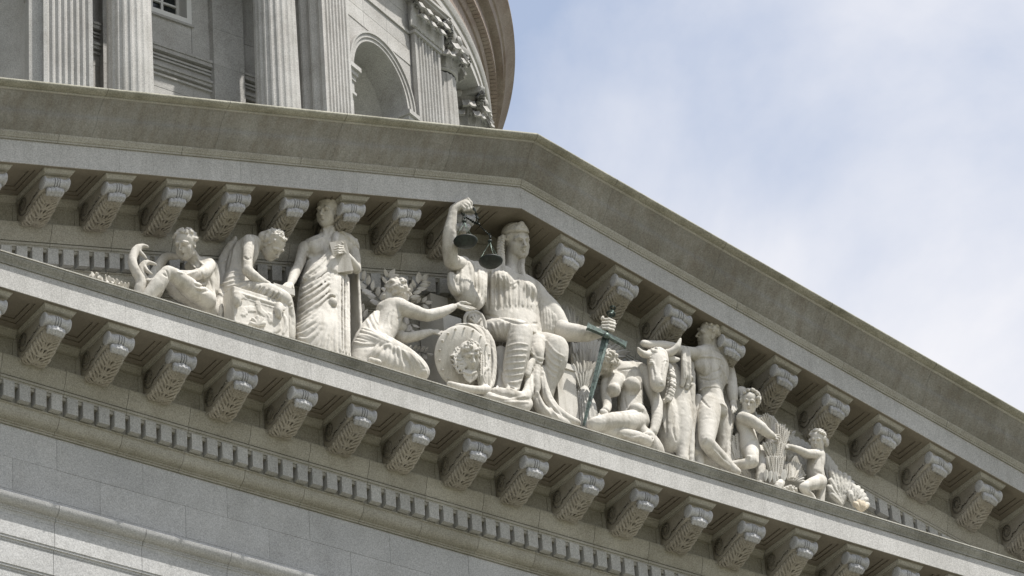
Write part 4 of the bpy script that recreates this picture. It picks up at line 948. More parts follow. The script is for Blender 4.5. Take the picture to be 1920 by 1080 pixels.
S = Sculpt(0.0100); curls(S, P, HO, 46, 5, zmin=0.12, dmax=0.10, size=0.055); S.ell(P(0, -0.12, 0.20), np.array([0.33, 0.36, 0.33])*HO, B, 0.02)
S.strokes(F, [[(1040+q*20, 140-q*3), (1050+q*20, 112-q*3), (1075+q*18, 95+q*2)] for q in range(9)], 0.012, k=0.008, sink=0.2); S.build('hair', old, 'statue')
# --- two serpents at his feet
def serpent(pts, rad, jaw1, jaw2, label, crest=()):
    o = empty('serpent_statue', base_at(F, pts[0][0], 800, pts[0][2]), label, 'statue'); S = Sculpt(0.0100); F.limb(S, pts, rad, 0.02)
    F.limb(S, jaw1[0], jaw1[1], 0.015); F.limb(S, jaw2[0], jaw2[1], 0.015)
    for c in crest: S.ell(F(*c), F.r(15), None, 0.01)
    S.rough(0.002, 24, 8); S.build('body', o, 'statue')
serpent([(600, 860, .15), (610, 740, .12), (625, 640, .10), (560, 520, .10), (528, 410, .12), (560, 310, .14), (600, 265, .14)], (60, 58, 52, 48, 46, 44, 36), ([(600, 262, .14), (650, 245, .12), (690, 252, .10), (706, 262, .10)], (30, 20, 13, 6)), ([(600, 310, .13), (645, 345, .11), (692, 392, .09)], (26, 18, 7)), 'taller stone serpent rearing with open jaws at the old man\'s feet', [(620, 245, .12), (600, 250, .12)])
serpent([(760, 700, .35), (690, 640, .30), (635, 560, .28), (630, 490, .28), (670, 450, .26)], (36, 34, 34, 36, 32), ([(665, 440, .26), (730, 438, .24), (775, 448, .22), (798, 460, .22)], (30, 20, 14, 6)), ([(660, 480, .25), (695, 525, .22), (758, 568, .20)], (24, 18, 6)), 'smaller stone serpent with open jaws curling behind the taller one', [(700, 415, .24), (670, 420, .24)])
# --- bowed seated woman
F = Pose(390, 420, 4.911, 127)
bow = empty('bowed_seated_woman_statue', base_at(F, 450, 800, 0.3), 'seated woman statue bowed forward with head hanging over her lap', 'statue')
S = Sculpt(0.0105); HB = 0.44
P, B = head(S, F(598, 196, 0.28), HB, fv=(0.52, -0.62, 0.58), uv=(0.62, 0.66, 0.40), female=True)
F.limb(S, [(560, 200, 0.34), (480, 180, 0.38), (420, 180, 0.42)], (48, 46, 66), 0.03)
F.limb(S, [(400, 185, 0.42), (340, 260, 0.48), (285, 400, 0.52), (262, 520, 0.50), (255, 640, 0.44)], (78, 108, 112, 104, 108), 0.05)
F.limb(S, [(425, 190, 0.36), (420, 260, 0.34), (390, 320, 0.36)], (36, 42, 50), 0.03)
F.limb(S, [(372, 152, 0.28), (366, 250, 0.20), (360, 350, 0.14), (365, 430, 0.10)], (56, 52, 46, 44), 0.02)
F.limb(S, [(365, 430, 0.10), (430, 490, 0.05), (505, 535, 0.03), (560, 560, 0.03)], (48, 46, 32, 24), 0.02)
S.ell(F(590, 572, 0.03), (0.055, 0.035, 0.03), None, 0.02); fingers(S, F, [[(590, 560, .02), (618, 570, .01), (625, 585, .01)], [(585, 570, .0), (610, 582, -.01), (616, 596, .0)], [(578, 578, .0), (600, 592, -.01)]], 0.016)
S.strokes(F, [[(318, 160), (312, 260), (316, 400)], [(400, 100), (420, 150), (412, 250)], [(445, 220), (440, 300), (420, 340)], [(330, 300), (370, 330), (400, 310)]], 0.018, **GK)
S.strokes(F, [[(250, 130), (215, 230), (180, 400)], [(290, 110), (240, 240), (200, 420)]], 0.014, **FK)
S.rough(0.0016, 24, 21); S.build('body', bow, 'statue')
S = Sculpt(0.0105); S.ell(P(0, -0.08, 0.17), np.array([0.355, 0.415, 0.355])*HB, B, 0.01); S.box(P(0, 0.62, -0.05), np.array([0.7, 0.38, 0.30])*HB, B, 0.02, 0.03, neg=True); S.box(P(0, 0.3, -0.62), np.array([0.8, 0.9, 0.42])*HB, B, 0.02, 0.03, neg=True)
curls(S, P, HB, 60, 4, zmin=-0.02, dmax=0.12, size=0.04, thick=0.035, k=0.012); S.ell(F(512, 122, 0.30), (0.085, 0.08, 0.09), None, 0.02); S.ell(F(545, 150, 0.26), (0.05, 0.05, 0.06), None, 0.02)
S.strokes(F, [[(560+q*3, 130-q*6), (600+q*6, 110-q*2), (650+q*5, 130+q*6)] for q in range(8)]+[[(500, 100), (530, 130), (520, 150)], [(520, 95), (545, 120), (545, 150)]], 0.011, k=0.008, sink=0.15); S.build('hair', bow, 'statue')
S = Sculpt(0.0110)                                       # skirt over the lap and mantle down her back
F.limb(S, [(255, 500, 0.50), (250, 580, 0.44), (260, 660, 0.38)], (104, 112, 110), 0.04)
F.limb(S, [(300, 640, 0.30), (440, 620, 0.16), (580, 650, 0.08), (700, 700, 0.05)], (100, 92, 84, 70), 0.04)
F.limb(S, [(705, 700, 0.08), (735, 780, 0.10), (745, 900, 0.16), (740, 1060, 0.2)], (66, 50, 55, 60), 0.03)
F.limb(S, [(215, 180, 0.62), (150, 330, 0.66), (120, 520, 0.62), (115, 700, 0.50), (90, 860, 0.42), (90, 960, 0.42)], (26, 50, 58, 62, 62, 60), 0.03)
F.limb(S, [(250, 130, 0.62), (200, 260, 0.64), (165, 420, 0.62), (150, 640, 0.52), (150, 840, 0.42)], (20, 30, 34, 40, 44), 0.03)
S.comb(F, [(165, 470), (230, 450), (310, 450)], [(170, 620), (260, 610), (360, 570)], 5, 0.022, jit=0.3, **FK)
S.comb(F, [(400, 540), (380, 590), (350, 640)], [(680, 640), (650, 690), (590, 720)], 7, 0.026, jit=0.5, **FK)
S.comb(F, [(440, 550), (410, 600), (385, 645)], [(650, 640), (620, 680), (560, 700)], 6, 0.014, jit=0.4, **GK)
S.strokes(F, [[(690, 760), (730, 740), (770, 720)], [(700, 790), (740, 775), (775, 760)], [(720, 800), (750, 900), (740, 1000)], [(690, 810), (720, 920), (700, 1010)], [(60, 380), (120, 360), (170, 330)], [(80, 560), (130, 560), (160, 540)], [(80, 640), (120, 640), (155, 690)], [(100, 830), (150, 780)], [(90, 700), (85, 820)], [(120, 700), (125, 830)]], 0.024, **FK)
S.rough(0.0018, 20, 22); S.build('mantle', bow, 'statue')
# --- carved seat in front of her
seat = empty('carved_stone_seat', base_at(F, 480, 850, 0.05), 'carved stone seat with ram heads, garland and palmette beneath the bowed woman', 'seat')
S = Sculpt(0.0110); cL, cR = F(215, 800, 0.05), F(735, 930, 0.05)
S.box(np.array([(cL[0]+cR[0])/2, 0.14, 0.98]), ((cR[0]-cL[0])/2*0.98, 0.15, 0.42), None, 0.02, 0.02)
tz = F(450, 685, 0.0)[2]; 
F.limb(S, [(300, 648, 0.0), (480, 705, 0.0), (650, 755, 0.0)], (22, 22, 22), 0.01); F.limb(S, [(310, 680, 0.0), (480, 735, 0.0), (640, 785, 0.0)], (12, 12, 12), 0.01)
for x, y in ((275, 685), (655, 790)):
    F.limb(S, [(x, y-35, -0.03), (x-5, y+10, -0.06), (x-2, y+55, -0.05)], (36, 32, 20), 0.02)
    sp = [(x+30+26*math.exp(-t*0.11)*math.cos(t*0.7), y-18+26*math.exp(-t*0.11)*math.sin(t*0.7), -0.05) for t in range(14)]; F.limb(S, sp, [9]*14, 0.008)
    S.ell(F(x-14, y-4, -0.09), 0.012, None, 0.008)
S.strokes(F, [[(445+q*9, 705+q*3), (450+q*10, 790-q*2), (520+q*6, 850-q*8)] for q in range(4)], 0.02, k=0.012, sink=0.2)
S.strokes(F, [[(330, 770+q*14), (400, 765+q*12), (445, 775+q*10)] for q in range(4)], 0.016, k=0.012, sink=0.2)
for q in range(30):
    S.ops.append(('stroke', F, np.array([(575+random.uniform(-30, 60), 830+random.uniform(-25, 90)+0), (580+random.uniform(-30, 60), 845+random.uniform(-25, 90))]), 0.02, 0.01, 0.2, False, 0.3, 0.0, 0.02)) if q < 18 else S.ops.append(('stroke', F, np.array([(330+random.uniform(-25, 30), 800+random.uniform(-15, 50)), (336+random.uniform(-25, 30), 806+random.uniform(-15, 50))]), 0.018, 0.01, 0.2, False, 0.3, 0.0, 0.02))
for a in (-75, -40, 0, 40, 75):
    x, y = 455+62*math.sin(R_(a)), 935-75*math.cos(R_(a)); F.limb(S, [(455, 935, -0.03), ((455+x)/2, (935+y)/2, -0.04), (x, y, -0.04)], (9, 15, 20), 0.01)
S.strokes(F, [[(670, 850), (650, 930), (610, 990)], [(700, 840), (720, 930), (690, 1010)], [(640, 880), (660, 960), (610, 1000)]], 0.026, **FK)
S.rough(0.0022, 22, 23); S.build('block', seat, 'statue')
A = (np.array([1., 0, 0]), np.array([0, 1., 0]), np.array([0, 0, 1.])); c1 = F(600, 590, 0.16); c2 = F(760, 652, 0.16)
part('rail', obox((c1+c2)/2, (abs(c2[0]-c1[0])/2+0.03, 0.07, 0.055), A), 'statuegrey', seat)

# --- kneeling woman reaching out
F = Pose(650, 500, 4.908, 125)
kn = empty('kneeling_woman_statue', base_at(F, 400, 850, 0.2), 'kneeling draped woman statue stretching both arms towards the enthroned figure', 'statue')
S = Sculpt(0.0105); HK = 0.40
P, B = head(S, F(480, 240, 0.24), HK, fv=(0.93, 0.12, -0.30), uv=(-0.12, 0.96, 0.25), female=True)
F.limb(S, [(470, 290, 0.26), (445, 340, 0.28)], (52, 60), 0.03)
F.limb(S, [(340, 400, 0.34), (420, 375, 0.26), (500, 372, 0.16)], (70, 84, 72), 0.04)
F.limb(S, [(420, 400, 0.28), (390, 500, 0.28), (350, 600, 0.28), (280, 700, 0.28)], (100, 100, 92, 105), 0.05)
S.ell(F(505, 560, 0.28), F.r(52), None, 0.03)
F.limb(S, [(500, 378, 0.14), (600, 410, 0.08), (690, 440, 0.03), (745, 450, 0.0)], (72, 64, 54, 50), 0.02)
F.limb(S, [(745, 452, 0.0), (840, 430, -0.03), (920, 400, -0.05), (985, 370, -0.05)], (52, 50, 40, 28), 0.02)
S.ell(F(1030, 362, -0.06), (0.075, 0.035, 0.04), None, 0.02)
fingers(S, F, [[(1050, 345, -.07), (1095, 335, -.09), (1140, 345, -.1)], [(1060, 360, -.07), (1130, 372, -.1), (1190, 388, -.11)], [(1060, 372, -.07), (1120, 388, -.1), (1175, 396, -.11)], [(1050, 382, -.06), (1100, 400, -.08), (1140, 402, -.09)], [(1020, 340, -.06), (1060, 325, -.09), (1100, 328, -.1)]], 0.0165)
F.limb(S, [(480, 640, 0.34), (540, 655, 0.24), (640, 640, 0.14), (720, 615, 0.10), (775, 600, 0.08)], (46, 48, 44, 34, 26), 0.02)
S.ell(F(815, 606, 0.06), (0.06, 0.035, 0.035), None, 0.02)
fingers(S, F, [[(830, 595, .05), (870, 598, .03), (910, 600, .02)], [(830, 608, .05), (865, 612, .03), (900, 612, .02)], [(825, 620, .05), (860, 628, .03)], [(810, 590, .05), (840, 584, .04)]], 0.016)
S.strokes(F, [[(430, 400), (400, 480), (410, 560)], [(470, 480), (500, 470), (530, 440)], [(380, 430), (340, 520), (330, 560)]], 0.016, **GK)
S.rough(0.0016, 24, 31); S.build('body', kn, 'statue')
S = Sculpt(0.0100); curls(S, P, HK, 60, 9, zmin=-0.12, dmax=0.12, size=0.06); S.ell(P(0, -0.10, 0.17), np.array([0.35, 0.38, 0.35])*HK, B, 0.02); S.ell(F(370, 285, 0.28), (0.085, 0.08, 0.085), None, 0.03)
S.strokes(F, [[(400+q*14, 190-q*3), (440+q*10, 170+q*4), (500+q*5, 190+q*10)] for q in range(7)]+[[(335+q*10, 260), (350+q*10, 290), (370+q*8, 310)] for q in range(5)], 0.012, k=0.008, sink=0.15); S.build('hair', kn, 'statue')
S = Sculpt(0.0110)
F.limb(S, [(300, 440, 0.36), (230, 560, 0.36), (190, 700, 0.34), (160, 820, 0.32), (150, 960, 0.32)], (40, 80, 120, 130, 140), 0.05)
F.limb(S, [(240, 720, 0.24), (380, 780, 0.10), (520, 850, 0.02), (640, 930, -0.02), (690, 980, -0.02)], (125, 115, 105, 85, 62), 0.05)
F.limb(S, [(260, 850, 0.15), (450, 930, 0.06), (620, 1000, 0.04)], (110, 100, 70), 0.05)
S.comb(F, [(255, 400), (270, 500), (380, 650)], [(180, 480), (240, 600), (330, 690)], 3, 0.022, **FK)
S.comb(F, [(150, 560), (250, 600), (400, 690)], [(70, 700), (160, 720), (330, 720)], 6, 0.026, jit=0.4, **FK)
S.comb(F, [(385, 715), (365, 800), (345, 880)], [(470, 740), (490, 830), (515, 960)], 4, 0.022, jit=0.3, **FK)
S.comb(F, [(520, 770), (580, 850), (640, 980)], [(600, 800), (690, 890), (740, 990)], 5, 0.018, jit=0.5, **FK)
S.strokes(F, [[(330, 690), (260, 760), (220, 830)], [(400, 720), (330, 740), (260, 830)], [(110, 640), (180, 640), (300, 680)], [(640, 1010), (690, 960), (730, 960)]], 0.028, **FK)
F.limb(S, [(300, 900, 0.08), (262, 876, 0.02), (222, 860, 0.0)], (40, 26, 24), 0.02)
for x, y in ((222, 858), (270, 870), (300, 880)): S.ell(F(x, y, -0.01), F.r(22), None, 0.015)
S.rough(0.0018, 20, 32); S.build('drapery', kn, 'statue')
# --- enthroned Justice
F = Pose(800, 360, 4.908, 124); G = Pose(800, 560, 4.321, 124); K = Pose(1040, 550, 3.6, 122)
jus = empty('enthroned_woman_statue', base_at(G, 800, 700, 0.3), 'largest statue, crowned woman enthroned with braids and one arm raised', 'statue')
S = Sculpt(0.0105); HJ = 0.545
P, B = head(S, F(826, 470, 0.34), HJ, 34, 8, -3, female=True, ears=False)
F.limb(S, [(800, 560, 0.42), (785, 690, 0.46), (775, 800, 0.48)], (66, 64, 110), 0.03)
# trunk under the dress
F.limb(S, [(775, 800, 0.50), (740, 960, 0.50), (720, 1100, 0.50)], (120, 120, 120), 0.04); F.limb(S, [(345, 690, 0.40), (560, 770, 0.50), (780, 800, 0.52), (960, 900, 0.50), (1090, 1040, 0.42), (1190, 1100, 0.30)], (75, 90, 90, 75, 66, 60), 0.04)
# raised arm
F.limb(S, [(345, 690, 0.36), (290, 670, 0.26), (225, 640, 0.14)], (80, 78, 66), 0.03)
F.limb(S, [(222, 640, 0.12), (212, 520, 0.04), (212, 380, -0.04), (232, 240, -0.10), (245, 165, -0.13)], (62, 68, 61, 42, 33), 0.02)
F.limb(S, [(245, 160, -0.13), (310, 118, -0.16), (365, 105, -0.18)], (38, 40, 36), 0.02)
fingers(S, F, [[(360, 80, -.2), (405, 100, -.22), (420, 140, -.21), (395, 160, -.2)], [(350, 95, -.2), (390, 115, -.23), (402, 150, -.22), (375, 168, -.2)], [(335, 110, -.2), (370, 130, -.23), (378, 162, -.22), (350, 170, -.2)], [(320, 125, -.2), (345, 148, -.22), (345, 170, -.21)], [(330, 85, -.2), (375, 62, -.22), (410, 95, -.23)]], 0.024)
# forearm and fist on the sword
K.limb(S, [(20, 220, 0.30), (60, 255, 0.20), (140, 268, 0.08), (230, 275, -0.04), (310, 260, -0.12), (340, 235, -0.14)], (62, 62, 58, 46, 32, 26), 0.025)
S.ell(K(352, 218, -0.16), (0.075, 0.055, 0.085), None, 0.02)
fingers(S, K, [[(400, 190, -.17), (365, 175, -.26), (328, 178, -.22)], [(405, 208, -.17), (365, 196, -.27), (322, 198, -.22)], [(402, 228, -.17), (362, 218, -.27), (320, 218, -.22)], [(395, 250, -.17), (360, 240, -.26), (325, 236, -.22)], [(335, 190, -.2), (322, 170, -.22), (325, 160, -.22)]], 0.0245)
S.rough(0.0016, 24, 41); S.build('body', jus, 'statue')
# hair and braids
S = Sculpt(0.0105); S.ell(P(0, -0.08, 0.15), np.array([0.37, 0.43, 0.37])*HJ, B, 0.01); S.box(P(0, 0.66, -0.15), np.array([0.8, 0.40, 0.42])*HJ, B, 0.02, 0.03, neg=True); S.box(P(0, 0.6, -0.75), np.array([0.8, 0.9, 0.5])*HJ, B, 0.02, 0.03, neg=True)
for q in range(12):
    a = R_(-80+q*14.5); S.chain([P(0.30*math.sin(a), 0.26*math.cos(a)+0.02, 0.24*math.cos(a)+0.05), P(0.36*math.sin(a), 0.22*math.cos(a), 0.27*math.cos(a)+0.04)], 0.05*HJ, 0.012)
F.limb(S, [(868, 600, 0.36), (840, 560, 0.42), (800, 500, 0.42)], (26, 30, 40), 0.02)
for pts in ([(690, 420, .36), (680, 500, .36), (684, 590, .36), (686, 660, .36), (680, 712, .33)], [(868, 590, .36), (868, 650, .34), (866, 720, .30), (884, 800, .27)]):
    C_ = spline([F(*p) for p in pts], 15)
    for i, p in enumerate(C_):
        for s in (-1, 1): S.ell(p+CR*(0.020*s)+CU*(0.012*s), (0.045, 0.042, 0.030), None, 0.008)
S.rough(0.002, 26, 42); S.build('braided_hair', jus, 'statue')
S = Sculpt(0.0105); S.ell(P(0, -0.06, 0.26), np.array([0.385, 0.44, 0.34])*HJ, B, 0.01); S.chain([P(-0.1, 0.26, 0.34), P(0, 0.30, 0.50), P(0.1, 0.26, 0.34)], [0.09*HJ, 0.05*HJ, 0.09*HJ], 0.06)
S.box(P(0, 0, -0.20), np.array([0.9, 0.9, 0.46])*HJ, B, 0.02, 0.015, neg=True); S.box(P(0, -0.75, 0.2), np.array([0.9, 0.5, 0.9])*HJ, B, 0.02, 0.015, neg=True)
S.strokes(F, [[(700, 385), (760, 350), (830, 345), (900, 352), (965, 390)], [(715, 345), (780, 300), (860, 290), (960, 330)]]+[[(740+q*42, 345-q*3), (760+q*42, 305-q*2), (780+q*40, 340)] for q in range(5)], 0.015, k=0.008, sink=0.15); S.build('diadem', jus, 'statue')
# dress: bodice, sleeves, lap, knees, hem
S = Sculpt(0.0115)
F.limb(S, [(400, 730, 0.42), (560, 775, 0.46), (700, 800, 0.47)], (88, 118, 120), 0.06); F.limb(S, [(840, 850, 0.47), (960, 910, 0.46), (1030, 980, 0.42)], (112, 98, 86), 0.06)
S.loft([F.row(530, 1010, 830, 0.46, 0.26), F.row(520, 1030, 960, 0.44, 0.28), F.row(515, 1040, 1080, 0.42, 0.27), G.row(455, 915, 130, 0.42, 0.26), G.row(480, 930, 230, 0.42, 0.28), G.row(470, 960, 330, 0.45, 0.32)], 0.05)
S.ell(F(680, 830, 0.28), (0.20, 0.17, 0.17), None, 0.06).ell(F(905, 915, 0.28), (0.19, 0.17, 0.17), None, 0.06)
F.limb(S, [(330, 650, 0.30), (340, 760, 0.30), (330, 880, 0.26), (380, 980, 0.24), (450, 1030, 0.28)], (60, 95, 95, 85, 60), 0.05)
F.limb(S, [(222, 760, 0.22), (232, 860, 0.20), (270, 930, 0.22)], (26, 32, 32), 0.04); F.limb(S, [(240, 800, 0.22), (310, 820, 0.26)], (34, 40), 0.04)
F.limb(S, [(480, 760, 0.36), (470, 880, 0.30), (470, 1010, 0.30)], (70, 78, 60), 0.05)
G.limb(S, [(920, 30, 0.42), (1000, 110, 0.36), (1060, 210, 0.30), (1090, 260, 0.26)], (95, 92, 84, 62), 0.04)
G.limb(S, [(960, 120, 0.36), (980, 250, 0.36), (985, 330, 0.40)], (70, 70, 60), 0.05)
G.limb(S, [(520, 260, 0.40), (620, 250, 0.22), (700, 255, 0.04), (770, 262, -0.06)], (90, 92, 88, 80), 0.03)
G.limb(S, [(765, 280, -0.07), (742, 400, -0.05), (718, 520, 0.0), (695, 640, 0.05), (680, 740, 0.08)], (92, 98, 92, 76, 62), 0.03)
G.limb(S, [(820, 350, 0.42), (940, 360, 0.22), (1050, 385, 0.02)], (80, 86, 84), 0.03)
G.limb(S, [(1052, 395, 0.0), (1045, 480, 0.02), (1025, 580, 0.08), (990, 700, 0.14), (975, 800, 0.18)], (94, 94, 82, 56, 44), 0.03)
G.limb(S, [(900, 340, 0.12), (890, 440, 0.05), (900, 500, 0.05)], (60, 58, 40), 0.03)
G.limb(S, [(600, 430, 0.34), (600, 560, 0.32), (610, 700, 0.28), (600, 860, 0.2)], (50, 60, 75, 80), 0.04)
G.limb(S, [(560, 770, 0.02), (680, 790, -0.06), (790, 800, -0.06), (830, 700, 0.02), (800, 600, 0.10)], (50, 52, 48, 36, 26), 0.03)
G.limb(S, [(480, 790, 0.0), (620, 850, -0.05), (760, 880, -0.06), (820, 850, -0.03)], (40, 50, 55, 40), 0.03)
G.limb(S, [(860, 500, 0.06), (830, 540, 0.02), (815, 620, 0.0)], (30, 34, 24), 0.02)
G.limb(S, [(890, 540, 0.06), (885, 640, 0.02), (895, 720, 0.0), (885, 780, 0.0)], (34, 34, 26, 12), 0.02)
G.limb(S, [(930, 560, 0.10), (945, 700, 0.06), (1010, 860, 0.0), (1120, 960, -0.06), (1230, 1005, -0.10)], (24, 34, 40, 36, 22), 0.03)
G.limb(S, [(880, 800, 0.06), (930, 900, 0.02), (1010, 960, -0.02), (1140, 1020, -0.06)], (36, 46, 46, 30), 0.03)
G.limb(S, [(900, 850, 0.25), (1000, 900, 0.25)], (90, 60), 0.04)
kw = dict(k=0.015, sink=0.25, step=0.028, taper=0.35)
S.comb(F, [(560, 690), (550, 880), (545, 1040)], [(740, 740), (770, 920), (780, 1050)], 6, 0.022, jit=0.4, **kw)
S.comb(F, [(850, 790), (830, 940), (815, 1050)], [(1030, 900), (1020, 980), (1005, 1050)], 6, 0.020, jit=0.4, **kw)
S.strokes(F, [[(700, 770), (760, 850), (840, 810)], [(680, 790), (760, 890), (860, 830)]], 0.018, **kw)
S.comb(F, [(590, 740), (580, 900), (575, 1075)], [(980, 880), (985, 980), (985, 1085)], 7, 0.014, k=0.02, neg=True, sink=0.4, jit=0.4, step=0.028)
S.comb(F, [(400, 650), (420, 780), (440, 960)], [(520, 740), (520, 850), (510, 1000)], 4, 0.02, jit=0.4, **kw)
S.comb(F, [(210, 720), (220, 840), (270, 930)], [(330, 720), (320, 840), (330, 950)], 4, 0.022, jit=0.4, **kw)
S.comb(G, [(920, 20), (930, 150), (935, 260)], [(1040, 130), (1055, 200), (1050, 255)], 6, 0.02, jit=0.3, **kw)
S.comb(G, [(640, 390), (730, 360), (820, 370)], [(630, 670), (700, 680), (770, 660)], 7, 0.013, jit=0.2, taper=0.3, k=0.015, sink=0.1, step=0.028)
S.comb(G, [(970, 340), (1040, 430), (1110, 470)], [(960, 560), (1000, 620), (1040, 640)], 5, 0.012, jit=0.2, taper=0.3, k=0.015, sink=0.1, step=0.028)
S.comb(G, [(520, 200), (560, 280), (600, 400)], [(690, 190), (680, 270), (640, 360)], 4, 0.022, jit=0.4, **kw)
S.comb(G, [(560, 480), (590, 620), (570, 740)], [(640, 650), (680, 740), (790, 720)], 4, 0.02, jit=0.3, **kw)
S.strokes(G, [[(850, 400), (880, 480), (950, 490)], [(840, 420), (900, 520), (940, 520)], [(520, 790), (650, 820), (800, 790)], [(560, 840), (680, 840), (820, 840)], [(950, 600), (980, 800), (1090, 950)], [(930, 640), (960, 820), (1060, 960)], [(860, 560), (850, 700), (860, 820)], [(900, 760), (940, 860), (1000, 940)]], 0.024, **kw)
S.strokes(G, [[(470, 130), (600, 160), (740, 200), (900, 200)]], 0.02, k=0.02, neg=True, sink=0.2, step=0.028)
S.rough(0.0018, 20, 43); S.build('dress', jus, 'statue')
# --- throne behind her
thr = empty('stone_throne', base_at(G, 1100, 800, 0.4), 'plain block throne with panelled pedestal beneath the crowned woman', 'throne')
def upright(Fm, xl, xr, yt, Y, dy, zb=0.6, mat='statue', name='block'):
    a = Fm(xl, yt, Y); b = Fm(xr, yt, Y); part(name, box(a[0], b[0], Y, Y+dy, zb, max(a[2], b[2])), mat, thr)
p0 = G(1062, 720, 0.16); p1 = G(1212, 720, 0.16); pt = G(1130, 575, 0.16)[2]
part('pedestal', box(p0[0], p1[0], 0.16, 0.80, 0.6, pt), 'statue', thr)
part('pedestal_cap', box(p0[0]-0.02, p1[0]-0.02, 0.13, 0.80, pt+0.002, pt+0.10), 'statue', thr); part('pedestal_top', box(p0[0]-0.02, p1[0]-0.10, 0.20, 0.80, pt+0.102, pt+0.22), 'statue', thr)
H4 = Pose(650, 500, 4.908, 125)
q0 = H4(770, 240, 0.72); q1 = H4(925, 240, 0.72); part('side_post', box(q0[0], q1[0], 0.72, 1.05, 0.6, q0[2]), 'statuegrey', thr)
q0 = H4(885, 425, 0.40); q1 = H4(1050, 425, 0.40); part('side_panel', box(q0[0], q1[0], 0.40, 0.715, 0.6, q0[2]), 'statuegrey', thr)
q0 = G(480, 300, 0.72); q1 = G(1050, 300, 0.72); part('back', box(q0[0], q1[0], 0.74, 1.05, 0.6, 2.6), 'statuegrey', thr)
part('seat', box(q0[0], q1[0], 0.36, 0.735, 0.6, G(700, 330, 0.36)[2]-0.2), 'statuegrey', thr)
# scrolled finial with a palmette
S = Sculpt(0.0095)
G.limb(S, [(310, 215, 0.10), (310, 150, 0.10), (340, 115, 0.10), (390, 105, 0.10), (440, 130, 0.10), (470, 190, 0.10), (478, 240, 0.10)], (13,)*7, 0.01); S.box(G(385, 175, 0.14), (0.14, 0.045, 0.12), None, 0.03, 0.02)
for a in (-60, -30, 0, 30, 60):
    x, y = 395+48*math.sin(R_(a)), 200-62*math.cos(R_(a)); G.limb(S, [(395, 205, 0.07), (x, y, 0.07)], (6, 13), 0.008)
S.build('finial', thr, 'statue')
# --- round shield with a carved face
sh = empty('round_shield', base_at(G, 300, 500, -0.05), 'round studded shield with carved wild-haired face and draped cloth', 'shield')
S = Sculpt(0.0095); ctr = G(300, 478, 0.0); nrm = unit(np.array([-0.02, -0.92, -0.36])); Bn = basis(nrm, (0, 0, 1)); RS = 0.49
S.ell(ctr-nrm*0.02, (RS, 0.085, RS), Bn, 0.02); S.ell(ctr+nrm*0.13, (RS*0.84, 0.095, RS*0.84), Bn, 0.02, neg=True); S.ell(ctr-nrm*0.01, (RS*0.80, 0.05, RS*0.80), Bn, 0.02)
for q in range(18):
    a = 2*PI*q/18; S.ell(ctr+Bn[0]*RS*0.90*math.cos(a)+Bn[2]*RS*0.90*math.sin(a)+nrm*0.035, 0.017, None, 0.006)
S.build('disc', sh, 'statue')
S = Sculpt(0.0085); HS = 0.50
S.box(G(335, 480, 0.02), (0.16, 0.05, 0.2), Bn, 0.03, 0.02)
P2, B2 = head(S, G(335, 480, -0.03), HS, 24, 2, -2, ears=False, thin=0.4)
curls(S, P2, HS, 46, 11, zmin=0.02, dmax=0.30, size=0.05, thick=0.03, k=0.012)
rg = np.random.default_rng(3)
for ring in range(3):
    for q in range(22):
        a = -158+q*11.2+ring*4+rg.uniform(-4, 4)
        if a > 70: continue
        r0 = 72+ring*24; L = (70-12*ring)*rg.uniform(0.75, 1.15)*(1.0 if a < 10 else 0.7); ph = rg.uniform(0, 6)
        x0, y0 = 338+r0*0.85*math.sin(R_(a)), 452-r0*1.2*math.cos(R_(a))
        pts = [(x0+L*t_*math.sin(R_(a+26*math.sin(t_*6+ph))), y0-L*t_*math.cos(R_(a+26*math.sin(t_*6+ph))), -0.085+0.022*ring+0.02*t_) for t_ in (0, 0.25, 0.5, 0.75, 1.0)]
        G.limb(S, pts, (11, 12, 10, 8, 5), 0.006)
for q in range(9):
    G.limb(S, [(305+q*11, 585, -0.06), (308+q*11+6*math.sin(q), 630, -0.055), (322+q*8, 685-abs(q-4)*6, -0.04)], (12, 11, 4), 0.006)
G.limb(S, [(300, 596, -0.07), (345, 610, -0.09), (395, 596, -0.07)], (13, 11, 13), 0.008)
S.build('carved_face', sh, 'statue')
S = Sculpt(0.0100)
for dx_, y_, r_ in ((0, 0.0, 1.0), (34, 0.02, 1.05), (68, 0.05, 1.0)):
    G.limb(S, [(240+dx_, 222, 0.10+y_), (330+dx_*0.6, 222, 0.04+y_), (400+dx_, 275, -0.03+y_), (422+dx_, 390, -0.06+y_), (425+dx_, 520, -0.06+y_), (432+dx_*0.9, 640, -0.04+y_), (450+dx_*0.6, 720, 0.0+y_)], [q_*r_ for q_ in (14, 20, 24, 27, 28, 26, 20)], 0.02)
G.limb(S, [(440, 240, 0.16), (510, 360, 0.16), (530, 520, 0.16), (515, 680, 0.14), (470, 750, 0.08)], (30, 38, 36, 34, 26), 0.03)
G.limb(S, [(180, 690, -0.05), (260, 715, -0.08), (400, 740, -0.08), (490, 735, -0.02)], (18, 26, 30, 34), 0.03)
S.comb(G, [(250, 220), (370, 260), (410, 400), (405, 690)], [(330, 205), (440, 270), (490, 430), (500, 560)], 5, 0.02, jit=0.3, **kw)
S.strokes(G, [[(500, 560), (470, 580), (450, 620), (470, 680)], [(480, 520), (495, 550), (470, 575)], [(530, 400), (545, 520), (530, 650)]], 0.02, **kw)
S.comb(G, [(290, 215), (395, 270), (425, 420), (425, 680)], [(330, 212), (425, 280), (465, 430), (470, 560)], 3, 0.012, **GK)
S.build('cloth', sh, 'statue')

